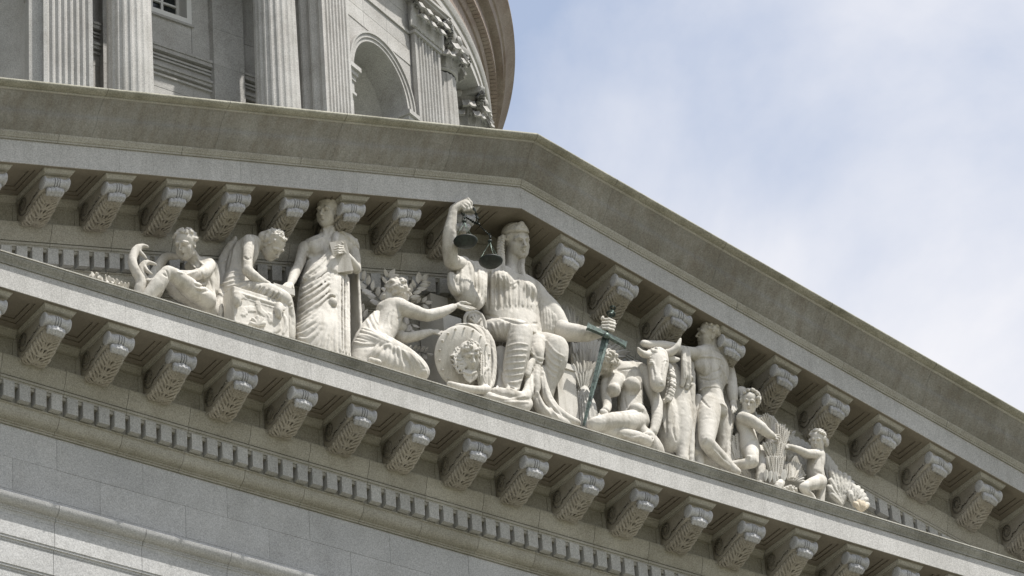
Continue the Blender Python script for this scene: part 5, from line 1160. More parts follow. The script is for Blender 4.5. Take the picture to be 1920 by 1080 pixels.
# --- bronze scales
sc = empty('bronze_scales', tuple(F(440, 160, -0.22)), 'dark bronze balance scales hanging from the raised hand', 'scales')
YS = -0.23
part('hanger', tube([F(x, y, YS) for x, y in ((425, 120), (440, 160), (455, 205), (470, 240), (468, 275))], [0.02, 0.024, 0.02, 0.024, 0.02], 8), 'darkbronze', sc, True)
part('beam', tube(spline([F(x, y, YS) for x, y in ((318, 190), (345, 220), (390, 250), (440, 283), (480, 290), (500, 325), (540, 360), (575, 395), (592, 415))], 22), [0.02, 0.024, 0.017, 0.016, 0.016, 0.02, 0.024, 0.026, 0.026, 0.026, 0.024, 0.02, 0.017, 0.016, 0.016, 0.016, 0.016, 0.016, 0.018, 0.02, 0.024, 0.022], 8), 'darkbronze', sc, True)
part('pointer', tube([F(470, 270, YS-0.01), F(455, 235, YS-0.02), F(475, 200, YS-0.02)], [0.012, 0.014, 0.008], 6), 'darkbronze', sc, True)
for (hx, hy), (cx, cy), rims, lab in (((346, 270), (358, 455), ((284, 418), (334, 402), (466, 448)), 'pan'), ((582, 452), (590, 640), ((498, 612), (632, 592), (690, 640)), 'pan')):
    part('hook', tube([F(hx-2, hy-70, YS), F(hx+4, hy-35, YS), F(hx, hy, YS)], [0.016, 0.02, 0.016], 7), 'darkbronze', sc, True)
    part('hook_cap', lathe([(0, 0.012), (0.035, 0.008), (0.035, -0.008), (0.012, -0.03), (0, -0.03)], 12, 'z', tuple(F(hx, hy, YS))), 'darkbronze', sc, True)
    c = F(cx, cy, YS); r = F.r(112)
    pan = part('pan', lathe([(0, -0.085), (r*0.35, -0.08), (r*0.7, -0.055), (r*0.95, -0.01), (r, 0.012), (r*0.96, 0.016), (r*0.9, -0.005), (r*0.6, -0.045), (0, -0.065)], 32, 'z', tuple(c)), 'darkbronze', sc, True)
    top = F(hx, hy+8, YS)
    for k in range(3):
        a = R_(25+k*120); e = c+np.array([r*0.96*math.cos(a), r*0.96*math.sin(a), 0.012])
        part('chain', tube([top, e], 0.0085, 6), 'verdigris', sc, True)
# --- bronze sword
sw = empty('bronze_sword', tuple(K(195, 890, -0.16)), 'green bronze sword held point down beside the crowned woman', 'sword')
tip = K(196, 892, -0.17); gd = K(345, 300, -0.20); pom = K(388, 118, -0.21); ax = unit(gd-tip); wd = unit(np.cross(ax, unit(CAM-gd))); th = np.cross(wd, ax)
def blade(a, b, wa, wb, t):
    v = []
    for p, w in ((a, wa), (a*0.5+b*0.5, (wa+wb)/2), (b, wb)):
        for u, q in ((-1, 0), (-0.25, 1), (0, 0.45), (0.25, 1), (1, 0), (0.25, -1), (0, -0.45), (-0.25, -1)): v.append(p+wd*w*u+th*t*q)
    f = [(8*l+k, 8*l+(k+1) % 8, 8*l+8+(k+1) % 8, 8*l+8+k) for l in range(2) for k in range(8)]+[tuple(range(8))[::-1], tuple(range(16, 24))]; return v, f
part('blade', blade(tip, gd, 0.022, 0.058, 0.016), 'bronze', sw)
g0, g1 = K(218, 222, -0.22), K(484, 352, -0.22); gm = K(348, 280, -0.24); gx = unit(g1-g0)
pts = spline([g0, g0*0.6+gm*0.4+ax*0.0, gm, g1*0.6+gm*0.4, g1], 13)
v = []; f = []
for i, p in enumerate(pts):
    w = 0.048-0.012*math.sin(PI*i/12)+0.016*(abs(i-6) > 5)
    for u, q in ((-1, -0.03), (-1, 0.03), (1, 0.03), (1, -0.03)): v.append(p+ax*(u*w)+th*q)
f = [(4*i+k, 4*i+(k+1) % 4, 4*i+4+(k+1) % 4, 4*i+4+k) for i in range(12) for k in range(4)]+[(0, 1, 2, 3), (51, 50, 49, 48)]
part('cross_guard', (v, f), 'bronze', sw)
part('guard_boss', lathe([(0, 0.05), (0.03, 0.045), (0.05, 0.02), (0.055, 0.0), (0.0, -0.02)], 16, 'z'), 'bronze', sw, True).matrix_parent_inverse.identity()
sw.children[-1].location = (0, 0, 0); bo = sw.children[-1]
bo.data.transform(Matrix(((wd[0], ax[0], th[0]*(1 if th[1] < 0 else -1), 0), (wd[1], ax[1], th[1]*(1 if th[1] < 0 else -1), 0), (wd[2], ax[2], th[2]*(1 if th[1] < 0 else -1), 0), (0, 0, 0, 1)))); bo.location = Vector(K(348, 288, -0.26))-sw.location
part('grip', tube([gd, pom], 0.028, 8), 'bronze', sw, True)
for cx, cy, r in ((380, 138, 25), (392, 97, 15)):
    c = K(cx, cy, -0.21); rr = K.r(r); part('pommel_ring', tube([c+wd*rr*math.cos(2*PI*k/20)+ax*rr*math.sin(2*PI*k/20) for k in range(21)], K.r(8), 8), 'bronze', sw, True)
part('pommel_knob', lathe([(0, -0.03), (0.025, -0.02), (0.032, 0), (0.025, 0.02), (0, 0.03)], 12, 'z', tuple(K(381, 140, -0.21))), 'bronze', sw, True)

# --- nude seated woman
F = K
nu = empty('seated_nude_woman_statue', base_at(F, 480, 850, 0.2), 'seated nude woman statue with drooping head leaning on one arm', 'statue')
S = Sculpt(0.0100); HN = 0.40
P, B = head(S, F(352, 478, 0.26), HN, fv=(-0.45, -0.55, 0.60), uv=(0.10, 0.72, 0.62), female=True)
F.limb(S, [(385, 470, 0.34), (430, 490, 0.38), (480, 525, 0.38)], (40, 38, 55), 0.03)
F.limb(S, [(365, 575, 0.42), (450, 530, 0.40), (540, 520, 0.36), (600, 535, 0.30)], (42, 56, 62, 46), 0.04)
F.limb(S, [(490, 560, 0.36), (505, 660, 0.36), (510, 740, 0.34), (520, 830, 0.32), (530, 900, 0.32)], (88, 82, 76, 86, 90), 0.05)
S.ell(F(522, 618, 0.16), F.r(56), None, 0.05).ell(F(398, 655, 0.22), F.r(48), None, 0.05); F.limb(S, [(420, 580, 0.30), (400, 630, 0.26)], (50, 44), 0.04)
S.ell(F(513, 608, 0.045), 0.016, None, 0.012).ell(F(362, 668, 0.14), 0.015, None, 0.012)
F.limb(S, [(608, 540, 0.28), (640, 620, 0.24), (680, 720, 0.18), (690, 750, 0.16)], (48, 44, 38, 37), 0.02)
F.limb(S, [(690, 750, 0.16), (690, 830, 0.10), (675, 910, 0.06), (665, 940, 0.05)], (38, 36, 28, 24), 0.02)
S.ell(F(645, 955, 0.03), (0.06, 0.04, 0.05), None, 0.02); fingers(S, F, [[(625, 950, .02), (600, 975, .0), (580, 1000, .0)], [(635, 965, .0), (612, 990, -.02), (600, 1010, -.02)], [(650, 970, .0), (640, 1000, -.02), (630, 1020, -.02)], [(665, 960, .0), (665, 995, -.02)], [(625, 940, .02), (600, 945, .0), (590, 960, .0)]], 0.0165)
F.limb(S, [(345, 600, 0.40), (345, 680, 0.36), (355, 760, 0.26), (345, 790, 0.14)], (34, 32, 28, 26), 0.02)
S.ell(F(332, 805, 0.06), (0.075, 0.05, 0.06), None, 0.02); fingers(S, F, [[(312, 825, .03), (312, 865, .0)], [(328, 835, .02), (328, 880, -.01)], [(345, 835, .02), (348, 890, -.01)], [(360, 825, .02), (362, 860, .0)], [(300, 815, .04), (285, 850, .02)]], 0.0175)
F.limb(S, [(560, 860, 0.22), (480, 870, 0.06), (390, 870, -0.02), (310, 880, -0.02), (260, 890, 0.0)], (78, 72, 60, 50, 40), 0.04)
F.limb(S, [(575, 850, 0.22), (560, 800, 0.12), (545, 785, 0.08)], (58, 52, 42), 0.03)
F.limb(S, [(300, 920, 0.06), (420, 945, 0.0), (540, 965, -0.02), (620, 1000, 0.0)], (30, 36, 36, 40), 0.03)
F.limb(S, [(540, 920, 0.2), (640, 1010, 0.15), (680, 1080, 0.15)], (60, 60, 60), 0.04)
S.strokes(F, [[(470, 700), (480, 760), (490, 790)], [(440, 690), (430, 740), (440, 790)], [(420, 520), (500, 510), (580, 510)], [(500, 690), (560, 680), (590, 640)], [(430, 800), (520, 810), (600, 790)]], 0.014, **GK)
S.strokes(F, [[(580, 690), (600, 740), (595, 790)], [(460, 960), (520, 975), (590, 965)], [(600, 970), (570, 985)]], 0.016, **FK)
S.rough(0.0016, 24, 51); S.build('body', nu, 'statue')
S = Sculpt(0.0100); curls(S, P, HN, 64, 12, zmin=-0.02, dmax=0.20, size=0.06); S.ell(P(0, -0.10, 0.18), np.array([0.34, 0.37, 0.34])*HN, B, 0.02); S.build('hair', nu, 'statue')

# --- bull
F = Pose(1170, 580, 3.374, 121)
bull = empty('bull_statue', base_at(F, 320, 800, 0.4), 'garlanded bull statue with curved horns facing the viewer beside the standing man', 'statue')
S = Sculpt(0.0105)
F.limb(S, [(214, 300, 0.16), (214, 345, 0.11), (214, 410, 0.04), (214, 455, -0.01), (215, 482, -0.02)], (62, 66, 52, 46, 42), 0.025)
S.ell(F(168, 342, 0.04), 0.034, None, 0.012).ell(F(260, 342, 0.00), 0.034, None, 0.012)
S.strokes(F, [[(150, 330), (168, 320), (186, 334)], [(244, 332), (262, 320), (280, 332)]], 0.014, k=0.008, sink=0.1); S.strokes(F, [[(186, 352), (192, 400), (190, 440)], [(242, 352), (236, 400), (240, 440)]], 0.016, k=0.02, neg=True, sink=0.4)
S.ell(F(196, 478, -0.11), 0.022, None, 0.01, neg=True).ell(F(236, 474, -0.12), 0.022, None, 0.01, neg=True)
S.strokes(F, [[(190, 500), (215, 505), (240, 492)]], 0.012, k=0.01, neg=True, sink=0.2)
F.limb(S, [(265, 305, 0.14), (305, 318, 0.12), (345, 318, 0.10)], (20, 22, 8), 0.02)
F.limb(S, [(214, 320, 0.24), (230, 380, 0.40)], (56, 70), 0.04); F.limb(S, [(230, 340, 0.40), (290, 470, 0.46), (330, 600, 0.48), (340, 720, 0.46), (330, 820, 0.46)], (72, 100, 112, 112, 100), 0.05)
F.limb(S, [(250, 520, 0.34), (270, 640, 0.34), (280, 780, 0.36), (290, 860, 0.38)], (40, 54, 60, 52), 0.06)
F.limb(S, [(365, 620, 0.34), (375, 720, 0.30), (372, 800, 0.28), (370, 880, 0.28), (372, 980, 0.28)], (60, 54, 40, 32, 32), 0.06)
S.strokes(F, [[(320, 680), (310, 760), (330, 830)], [(270, 520), (265, 640), (270, 780)], [(300, 500), (310, 600)]], 0.02, **GK)
S.strokes(F, [[(165, 330), (190, 345), (200, 400)], [(265, 335), (250, 360), (240, 410)], [(245, 560), (240, 660), (255, 760)]], 0.018, **FK)
S.rough(0.002, 22, 61); S.build('body', bull, 'statue')
S = Sculpt(0.0100); F.limb(S, [(268, 282, 0.10), (305, 268, 0.04), (338, 235, -0.02), (358, 185, -0.05)], (24, 23, 17, 5), 0.02); S.build('horn', bull, 'statue')
S = Sculpt(0.0100); F.limb(S, [(162, 288, 0.12), (128, 285, 0.06), (102, 268, 0.02), (88, 245, 0.0)], (24, 21, 15, 5), 0.02); S.build('horn', bull, 'statue')
S = Sculpt(0.0095); rg = np.random.default_rng(8)
for q in range(44):
    x, y = 215+rg.uniform(-58, 58), 280+rg.uniform(-26, 30); a = rg.uniform(0, 6.3); S.chain([F(x, y, 0.03+0.0012*abs(x-215)), F(x+9*math.cos(a), y+9*math.sin(a), 0.02+0.0012*abs(x-215))], 0.026, 0.006)
S.build('forehead_curls', bull, 'statue')
S = Sculpt(0.0095)
for i, p in enumerate(spline([F(*q) for q in ((285, 360, .16), (298, 420, .12), (300, 480, .10), (288, 540, .12), (270, 575, .14))], 13)):
    for s in (-1, 0, 1): S.ell(p+CR*(0.040*s)+CU*(-0.018*abs(s)+random.uniform(-0.014, 0.014))-CF*(0.02*(s == 0)), np.array((0.036, 0.036, 0.042))*random.uniform(0.8, 1.15), None, 0.006)
S.build('garland', bull, 'statue')
# --- standing nude man with the bull
far = empty('standing_nude_man_statue', base_at(F, 560, 900, 0.25), 'standing nude man statue in a belt, arm stretched over the bull', 'statue')
S = Sculpt(0.0100); HF = 0.445
P, B = head(S, F(537, 155, 0.20), HF, fv=(-0.90, 0.12, 0.42), uv=(0.05, 0.98, 0.18))
F.limb(S, [(550, 200, 0.24), (553, 245, 0.28), (555, 290, 0.30)], (36, 36, 55), 0.03)
F.limb(S, [(465, 285, 0.22), (520, 285, 0.30), (590, 300, 0.36), (640, 350, 0.40)], (44, 58, 64, 50), 0.04)
S.loft([F.row(440, 650, 310, 0.32, 0.19), F.row(448, 668, 370, 0.32, 0.20), F.row(455, 655, 440, 0.32, 0.19), F.row(470, 625, 510, 0.32, 0.18), F.row(478, 630, 570, 0.32, 0.20), F.row(482, 645, 640, 0.32, 0.22)], 0.05)
S.ell(F(500, 365, 0.24), (0.17, 0.10, 0.12), None, 0.08).ell(F(580, 345, 0.24), (0.15, 0.10, 0.12), None, 0.08)
F.limb(S, [(468, 285, 0.22), (410, 278, 0.20), (350, 262, 0.19), (310, 245, 0.18)], (44, 40, 34, 32), 0.02)
F.limb(S, [(310, 243, 0.18), (240, 232, 0.18), (170, 225, 0.17), (120, 215, 0.14)], (33, 32, 26, 20), 0.02)
S.ell(F(88, 208, 0.09), (0.08, 0.045, 0.055), None, 0.02); fingers(S, F, [[(75, 190, .08), (55, 195, .05), (52, 215, .05)], [(78, 200, .07), (58, 208, .04), (56, 226, .05)], [(82, 212, .07), (64, 220, .04), (64, 236, .05)], [(90, 222, .07), (75, 232, .05), (76, 242, .05)], [(85, 190, .08), (74, 170, .06), (72, 152, .06)]], 0.0185)
F.limb(S, [(640, 345, 0.40), (668, 420, 0.36), (682, 510, 0.30), (690, 570, 0.28)], (46, 40, 36, 28), 0.02)
S.ell(F(692, 600, 0.27), (0.06, 0.05, 0.07), None, 0.02); fingers(S, F, [[(705, 600, .24), (712, 630, .22), (700, 650, .22)], [(695, 610, .22), (700, 640, .2), (688, 655, .2)], [(685, 605, .22), (684, 640, .2)]], 0.018)
S.ell(F(606, 640, 0.26), F.r(52), None, 0.04)
F.limb(S, [(545, 600, 0.28), (535, 690, 0.20), (528, 780, 0.12), (522, 840, 0.06)], (68, 70, 56, 42), 0.03)
F.limb(S, [(522, 845, 0.06), (560, 890, 0.12), (620, 950, 0.14), (680, 1000, 0.12), (720, 1030, 0.06)], (40, 46, 40, 26, 20), 0.03)
F.limb(S, [(600, 660, 0.38), (625, 780, 0.40), (630, 900, 0.42), (630, 1020, 0.42)], (58, 50, 42, 34), 0.03)
S.strokes(F, [[(460, 400), (510, 425), (560, 400)], [(560, 400), (610, 380), (625, 340)], [(545, 300), (548, 400), (540, 480)], [(480, 440), (540, 450), (600, 440)], [(610, 400), (620, 450), (615, 490)], [(640, 400), (650, 470), (640, 510)], [(484, 560), (515, 600), (545, 625)], [(548, 455), (546, 490)], [(505, 440), (512, 490)], [(590, 430), (585, 480)], [(520, 820), (510, 850)], [(600, 900), (640, 960)]], 0.016, **GK)
S.strokes(F, [[(490, 300), (560, 300), (620, 320)], [(600, 350), (640, 420), (650, 470)], [(560, 880), (610, 940), (670, 990)], [(620, 360), (610, 420)]], 0.018, **FK)
S.rough(0.0016, 24, 62); S.build('body', far, 'statue')
S = Sculpt(0.0095); curls(S, P, HF, 70, 15, zmin=0.05, dmax=0.14, size=0.042, thick=0.0); S.ell(P(0, -0.10, 0.17), np.array([0.34, 0.38, 0.345])*HF, B, 0.02); S.ell(F(592, 185, 0.24), (0.05, 0.05, 0.05), None, 0.02); S.build('hair', far, 'statue')
S = Sculpt(0.0095)
S.loft([F.row(468, 626, 532, 0.32, 0.192), F.row(466, 630, 496, 0.32, 0.192)], 0.01)
S.strokes(F, [[(472, 500), (530, 488), (600, 505), (622, 520)], [(476, 530), (530, 515), (590, 530), (620, 548)]], 0.014, k=0.008, sink=0.1)
for q in range(8):
    x = 482+q*18; y = 512-9*math.sin(PI*(q+1)/9)+q*1.6; S.strokes(F, [[(x, y), (x+5, y+1)]], 0.018, k=0.006, sink=0.1)
S.build('belt', far, 'statue')
S = Sculpt(0.0110)                                       # cloak over the arm and down both sides
F.limb(S, [(380, 246, 0.12), (378, 330, 0.10), (378, 420, 0.14), (368, 480, 0.18)], (16, 18, 18, 14), 0.012); F.limb(S, [(405, 250, 0.12), (406, 330, 0.11), (408, 420, 0.15), (400, 495, 0.18)], (16, 18, 18, 14), 0.012); F.limb(S, [(393, 250, 0.16), (392, 420, 0.18)], (16, 18), 0.012)
F.limb(S, [(425, 340, 0.28), (428, 500, 0.26), (428, 700, 0.24), (428, 960, 0.24), (428, 1080, 0.24)], (18, 22, 20, 20, 22), 0.02)
F.limb(S, [(470, 560, 0.36), (470, 760, 0.34), (475, 1000, 0.30)], (26, 30, 34), 0.02)
F.limb(S, [(650, 560, 0.42), (670, 680, 0.40), (655, 800, 0.38), (650, 920, 0.36), (650, 1040, 0.36)], (28, 30, 28, 24, 24), 0.02)
F.limb(S, [(428, 900, 0.30), (500, 940, 0.42), (600, 960, 0.44), (650, 960, 0.38)], (26, 60, 60, 28), 0.03); F.limb(S, [(392, 420, 0.16), (425, 440, 0.26)], (20, 20), 0.03)
S.comb(F, [(375, 260), (375, 360), (380, 440)], [(412, 260), (412, 360), (415, 440)], 4, 0.016, **FK)
S.comb(F, [(416, 360), (420, 600), (418, 940)], [(446, 380), (442, 600), (440, 940)], 3, 0.018, **FK)
S.strokes(F, [[(405, 480), (430, 470), (448, 480)], [(405, 540), (430, 590), (445, 540)], [(350, 450), (370, 495), (395, 500)], [(660, 600), (680, 700), (660, 800)], [(640, 620), (650, 760), (640, 900)], [(665, 740), (655, 850), (655, 930)]], 0.022, **FK)
S.rough(0.0018, 20, 63); S.build('cloak', far, 'statue')

# --- two children in the corn
F = Pose(1350, 710, 5.143, 120)
c1 = empty('curly_child_statue', base_at(F, 300, 800, 0.2), 'larger curly-haired nude child statue hugging a wheat sheaf', 'statue')
S = Sculpt(0.0095); HC = 0.36
P, B = head(S, F(285, 235, 0.18), HC, -6, 6, -8, mouth=0.025, female=True, ears=False)
F.limb(S, [(255, 310, 0.26), (240, 350, 0.30)], (44, 50), 0.03)
F.limb(S, [(225, 385, 0.28), (235, 440, 0.28), (265, 540, 0.28), (280, 640, 0.28), (300, 700, 0.28)], (66, 74, 70, 86, 84), 0.04)
F.limb(S, [(215, 375, 0.18), (300, 405, 0.08), (390, 465, 0.02), (400, 475, 0.02)], (56, 52, 46, 45), 0.025)
F.limb(S, [(400, 475, 0.02), (450, 520, 0.02), (500, 550, 0.04)], (46, 42, 32), 0.02)
S.ell(F(530, 565, 0.05), (0.06, 0.045, 0.05), None, 0.02); fingers(S, F, [[(540, 545, .02), (565, 545, .0), (575, 560, .0)], [(545, 565, .0), (568, 570, -.01), (572, 585, .0)], [(540, 580, .0), (560, 590, -.01)]], 0.018)
F.limb(S, [(300, 690, 0.20), (310, 760, 0.10), (320, 805, 0.04)], (70, 58, 46), 0.03)
F.limb(S, [(322, 808, 0.04), (240, 825, 0.12), (150, 830, 0.20), (90, 830, 0.24)], (44, 46, 36, 24), 0.03)
F.limb(S, [(375, 690, 0.30), (400, 780, 0.26), (395, 880, 0.22), (380, 980, 0.22), (380, 1060, 0.22)], (54, 50, 42, 36, 36), 0.03)
S.ell(F(275, 760, 0.03), F.r(26), None, 0.03)
S.strokes(F, [[(300, 580), (320, 600), (350, 590)], [(350, 680), (365, 740), (370, 790)]], 0.012, **GK)
S.rough(0.0014, 26, 71); S.build('body', c1, 'statue')
S = Sculpt(0.0090); curls(S, P, HC, 95, 17, zmin=-0.45, dmax=0.10, size=0.085, thick=0.12); S.ell(P(0, -0.14, 0.12), np.array([0.36, 0.34, 0.38])*HC, B, 0.02); S.ell(F(205, 135, 0.34), (0.11, 0.10, 0.10), None, 0.03); F.limb(S, [(205, 140, 0.34), (260, 200, 0.26)], (50, 60), 0.03); S.build('hair', c1, 'statue')
F = Pose(1450, 790, 6.0, 119)
c2 = empty('small_child_statue', base_at(F, 500, 800, 0.2), 'smaller nude child statue with outstretched arm nearest the right corner', 'statue')
S = Sculpt(0.0090); HD = 0.335
P, B = head(S, F(496, 222, 0.18), HD, -16, 4, 2, female=True, ears=False)
F.limb(S, [(520, 300, 0.24), (515, 340, 0.28)], (40, 48), 0.03)
F.limb(S, [(500, 380, 0.28), (480, 450, 0.28), (470, 540, 0.28), (480, 620, 0.28)], (74, 88, 84, 90), 0.04)
F.limb(S, [(530, 375, 0.24), (450, 365, 0.14), (375, 360, 0.08), (290, 325, 0.06), (210, 295, 0.05), (165, 285, 0.05)], (50, 48, 42, 38, 28, 22), 0.025)
F.limb(S, [(420, 400, 0.30), (360, 390, 0.24), (310, 360, 0.22)], (34, 30, 24), 0.02)
fingers(S, F, [[(165, 275, .04), (148, 268, .03)], [(160, 285, .04), (142, 282, .03)], [(162, 295, .04), (145, 298, .03)]], 0.015)
F.limb(S, [(525, 680, 0.20), (450, 700, 0.06), (370, 730, 0.0), (335, 745, 0.0)], (80, 68, 48, 40), 0.03)
F.limb(S, [(335, 748, 0.0), (375, 800, 0.04), (430, 850, 0.06), (460, 900, 0.06)], (38, 38, 30, 26), 0.03)
F.limb(S, [(530, 720, 0.28), (530, 820, 0.26), (525, 940, 0.26)], (56, 46, 40), 0.03); S.ell(F(540, 660, 0.28), F.r(62), None, 0.03)
S.strokes(F, [[(440, 470), (470, 480)], [(480, 570), (520, 575), (550, 600)]], 0.01, **GK)
S.rough(0.0014, 26, 72); S.build('body', c2, 'statue')
S = Sculpt(0.0090); curls(S, P, HD, 70, 19, zmin=-0.12, dmax=0.13, size=0.065, thick=0.06); S.ell(P(0, -0.12, 0.17), np.array([0.35, 0.36, 0.35])*HD, B, 0.02); S.ell(F(585, 235, 0.22), (0.06, 0.06, 0.09), None, 0.03); S.build('hair', c2, 'statue')
# ================================================================== carved foliage, each leaf and ear a piece of its own
def leaf_data(name, prof, thick=0.05, rib=0.10, nseg=8):
    """flat carved leaf along +z, one unit long; prof(t) half width"""
    v = []; f = []
    for side in (0, 1):
        for i in range(nseg+1):
            t = i/nseg; w = max(prof(t), 0.004)
            for u in (-1, -0.5, 0, 0.5, 1):
                y = (-thick*(1-abs(u)**1.5)-rib*0.35*(u == 0)*min(1, 4*(1-t)) if side == 0 else 0.03) if abs(u) < 1 else -0.004+0.03*side
                v.append((u*w, y-0.10*t*t*(1 if side == 0 else 1)+0.05*t, t))
    n = 5*(nseg+1)
    for i in range(nseg):
        for k in range(4):
            a = 5*i+k; f.append((a, a+1, a+6, a+5)); f.append((n+a, n+a+5, n+a+6, n+a+1))
        f.append((5*i, 5*i+5, n+5*i+5, n+5*i)); f.append((5*i+4, n+5*i+4, n+5*i+9, 5*i+9))
    f.append(tuple(list(range(5))[::-1]+[n+k for k in range(5)])); 
    return fix_normals(mesh(name, v, f, True, 60))
laurel = leaf_data('laurel_leaf', lambda t: 0.235*math.sin(PI*t**0.85)**0.8); blade_ = leaf_data('palm_leaf', lambda t: 0.075*math.sin(PI*t**0.7)**0.7, 0.035, 0.12)
wide = leaf_data('broad_leaf', lambda t: 0.12*math.sin(PI*(0.08+0.84*t)**1.3)**0.8, 0.045, 0.15)
def ear_data():
    T = Sculpt(0.016); T.chain([(0, 0, 0.0), (0, 0, 0.96)], [0.045, 0.02], 0.01)
    for i in range(10):
        t = i/9; r = 0.095*(1-0.5*t**2)*(0.7+0.3*min(1, t*5))
        for s in (-1, 0, 1):
            c = (s*r*0.8, -0.055*(s == 0)-0.01, 0.06+0.84*t+(0.045 if s == 0 else 0)); T.chain([np.array(c)-np.array([s*0.012, 0, 0.03]), np.array(c)+np.array([s*0.022, -0.012, 0.045])], [0.036, 0.020], 0.006)
    v, f = T.grid(); return fix_normals(mesh('wheat_ear', v, f, True))
ear = ear_data()
laurel.materials.append(M['statue'])
for m_ in (blade_, wide): m_.materials.append(M['statuegrey'])
ear.materials.append(M['statue'])
def put(parent, me, a, b, n=(-0.15, -1.0, -0.1), sx=1.0, name=None, roll=0.0):
    a = np.asarray(a, float); b = np.asarray(b, float); d = b-a; L = np.linalg.norm(d); z = d/L; x = unit(np.cross(np.asarray(n, float)*-1, z)); y = np.cross(z, x)
    if roll: x, y = x*math.cos(roll)+y*math.sin(roll), y*math.cos(roll)-x*math.sin(roll)
    o = bpy.data.objects.new(name or me.name, me); COL.objects.link(o); o.parent = parent; pl = parent.location
    o.matrix_local = Matrix(((x[0]*L*sx, y[0]*L, z[0]*L, a[0]-pl[0]), (x[1]*L*sx, y[1]*L, z[1]*L, a[1]-pl[1]), (x[2]*L*sx, y[2]*L, z[2]*L, a[2]-pl[2]), (0, 0, 0, 1)))
    return o
def branch(F, stem, Y, pairs, ln, label, ang=48, term=True, me=laurel, sx=1.0, rs=7, name='laurel_branch'):
    o = empty(name, tuple(F(stem[0][0], stem[0][1], Y)), label, 'branch', 'carved branches behind the kneeling woman'); C_ = spline(stem, 20); Y = Y-0.06; ln = ln*1.28
    part('stem', tube([F(p[0], p[1], Y-0.02) for p in C_], list(np.linspace(F.r(rs), F.r(rs*0.5), 20)), 6), 'statuegrey', o, True)
    for i in range(pairs):
        t = (i+0.55)/(pairs+0.15); k = int(t*19); p = C_[k]; d = unit(C_[min(k+1, 19)]-C_[max(k-1, 0)])
        for s in (-1, 1):
            a = R_(s*(ang+random.uniform(-8, 8))); e = np.array([d[0]*math.cos(a)-d[1]*math.sin(a), d[0]*math.sin(a)+d[1]*math.cos(a)]); l = ln*random.uniform(0.88, 1.1)
            q = p+e*9; tip = q+e*l; put(o, me, F(q[0], q[1], Y-0.02), F(tip[0], tip[1], Y-0.05-random.uniform(0, 0.05)), (-0.15+random.uniform(-0.3, 0.3), -1, random.uniform(-0.3, 0.2)), sx)
    if term: p = C_[-1]; d = unit(C_[-1]-C_[-2]); put(o, me, F(p[0], p[1], Y-0.02), F(*(p+d*ln), Y-0.06), sx=sx)
    return o
F = Pose(650, 500, 4.908, 125)
branch(F, [(325, 350), (265, 265), (195, 185), (120, 112)], 0.74, 5, 80, 'laurel branch rising to the robed man\'s elbow from behind the kneeling woman')
branch(F, [(165, 500), (120, 420), (70, 365), (22, 330)], 0.72, 5, 72, 'laurel branch between the robed man\'s hem and the kneeling woman\'s back')
branch(F, [(560, 310), (610, 235), (660, 170), (690, 135)], 0.72, 5, 72, 'laurel branch rising to the right above the kneeling woman\'s face')
branch(F, [(430, 260), (390, 190), (385, 120), (390, 105)], 0.75, 3, 76, 'short laurel branch standing upright behind the kneeling woman\'s hair')
branch(F, [(120, 680), (80, 600), (20, 550)], 0.74, 3, 66, 'lowest laurel branch at the robed man\'s hem')
branch(F, [(560, 430), (585, 500), (600, 570)], 0.76, 2, 66, 'laurel sprig hanging below the kneeling woman\'s upper arm')
branch(F, [(560, 330), (640, 345), (720, 335)], 0.78, 3, 58, 'level laurel sprig beside the kneeling woman\'s cheek')
branch(F, [(470, 760), (560, 775), (650, 785), (735, 800)], 0.70, 7, 48, 'fern-like frond beneath the kneeling woman\'s lower arm', ang=62, me=wide, sx=1.7, name='fern_frond')
# --- sheaf and palm leaves beside the sword
def fan(name, F, base, tips, Y0, Y1, label, me=blade_, cat_='carving', sx=1.0, mat=None, grp=None):
    o = empty(name, tuple(F(base[0], base[1], Y0)), label, cat_, grp)
    for i, tp in enumerate(tips):
        b = (base[0]+(tp[2] if len(tp) > 2 else 0), base[1]); put(o, me, F(b[0], b[1], Y0), F(tp[0], tp[1], Y1+0.03*(i % 2)), (-0.2+random.uniform(-0.25, 0.25), -1, random.uniform(-0.2, 0.1)), sx*random.uniform(0.9, 1.15))
    return o
K = Pose(1040, 550, 3.6, 122)
fan('palm_fan', K, (115, 330), [(30, 92), (52, 82), (78, 86), (104, 98), (130, 112), (158, 165), (150, 215)], 0.70, 0.66, 'fan of carved palm leaves behind the crowned woman\'s sword arm', sx=1.3)
fan('palm_fan', K, (300, 450), [(345, 345), (378, 340), (412, 345), (446, 356), (484, 388), (506, 402), (480, 432), (455, 455)], 0.68, 0.62, 'fan of carved palm leaves behind the nude woman\'s head', sx=1.6)
sheaf = empty('corn_sheaf', tuple(K(190, 648, 0.5)), 'bound sheaf of long leaves between the throne and the sword', 'carving')
for row, (n, y0, y1, bx0, bx1, by, tx0, tx1, ty) in enumerate(((9, 0.56, 0.56, 150, 235, 520, 118, 300, 345), (9, 0.52, 0.48, 158, 240, 570, 112, 310, 410), (9, 0.46, 0.40, 168, 230, 620, 122, 312, 480), (8, 0.40, 0.34, 176, 212, 650, 140, 300, 545))):
    for q in range(n):
        u = q/(n-1); e = 26*math.sin(PI*u)+random.uniform(-12, 12)
        put(sheaf, wide, K(bx0+(bx1-bx0)*u, by, y0), K(tx0+(tx1-tx0)*u+random.uniform(-6, 6), ty-e, y1), (-0.2+0.9*(u-0.5)+random.uniform(-0.2, 0.2), -1, random.uniform(-0.2, 0.1)), 0.95)
S = Sculpt(0.011); K.limb(S, [(190, 640, 0.46), (200, 720, 0.38), (215, 800, 0.34), (215, 900, 0.32)], (30, 52, 66, 66), 0.03)
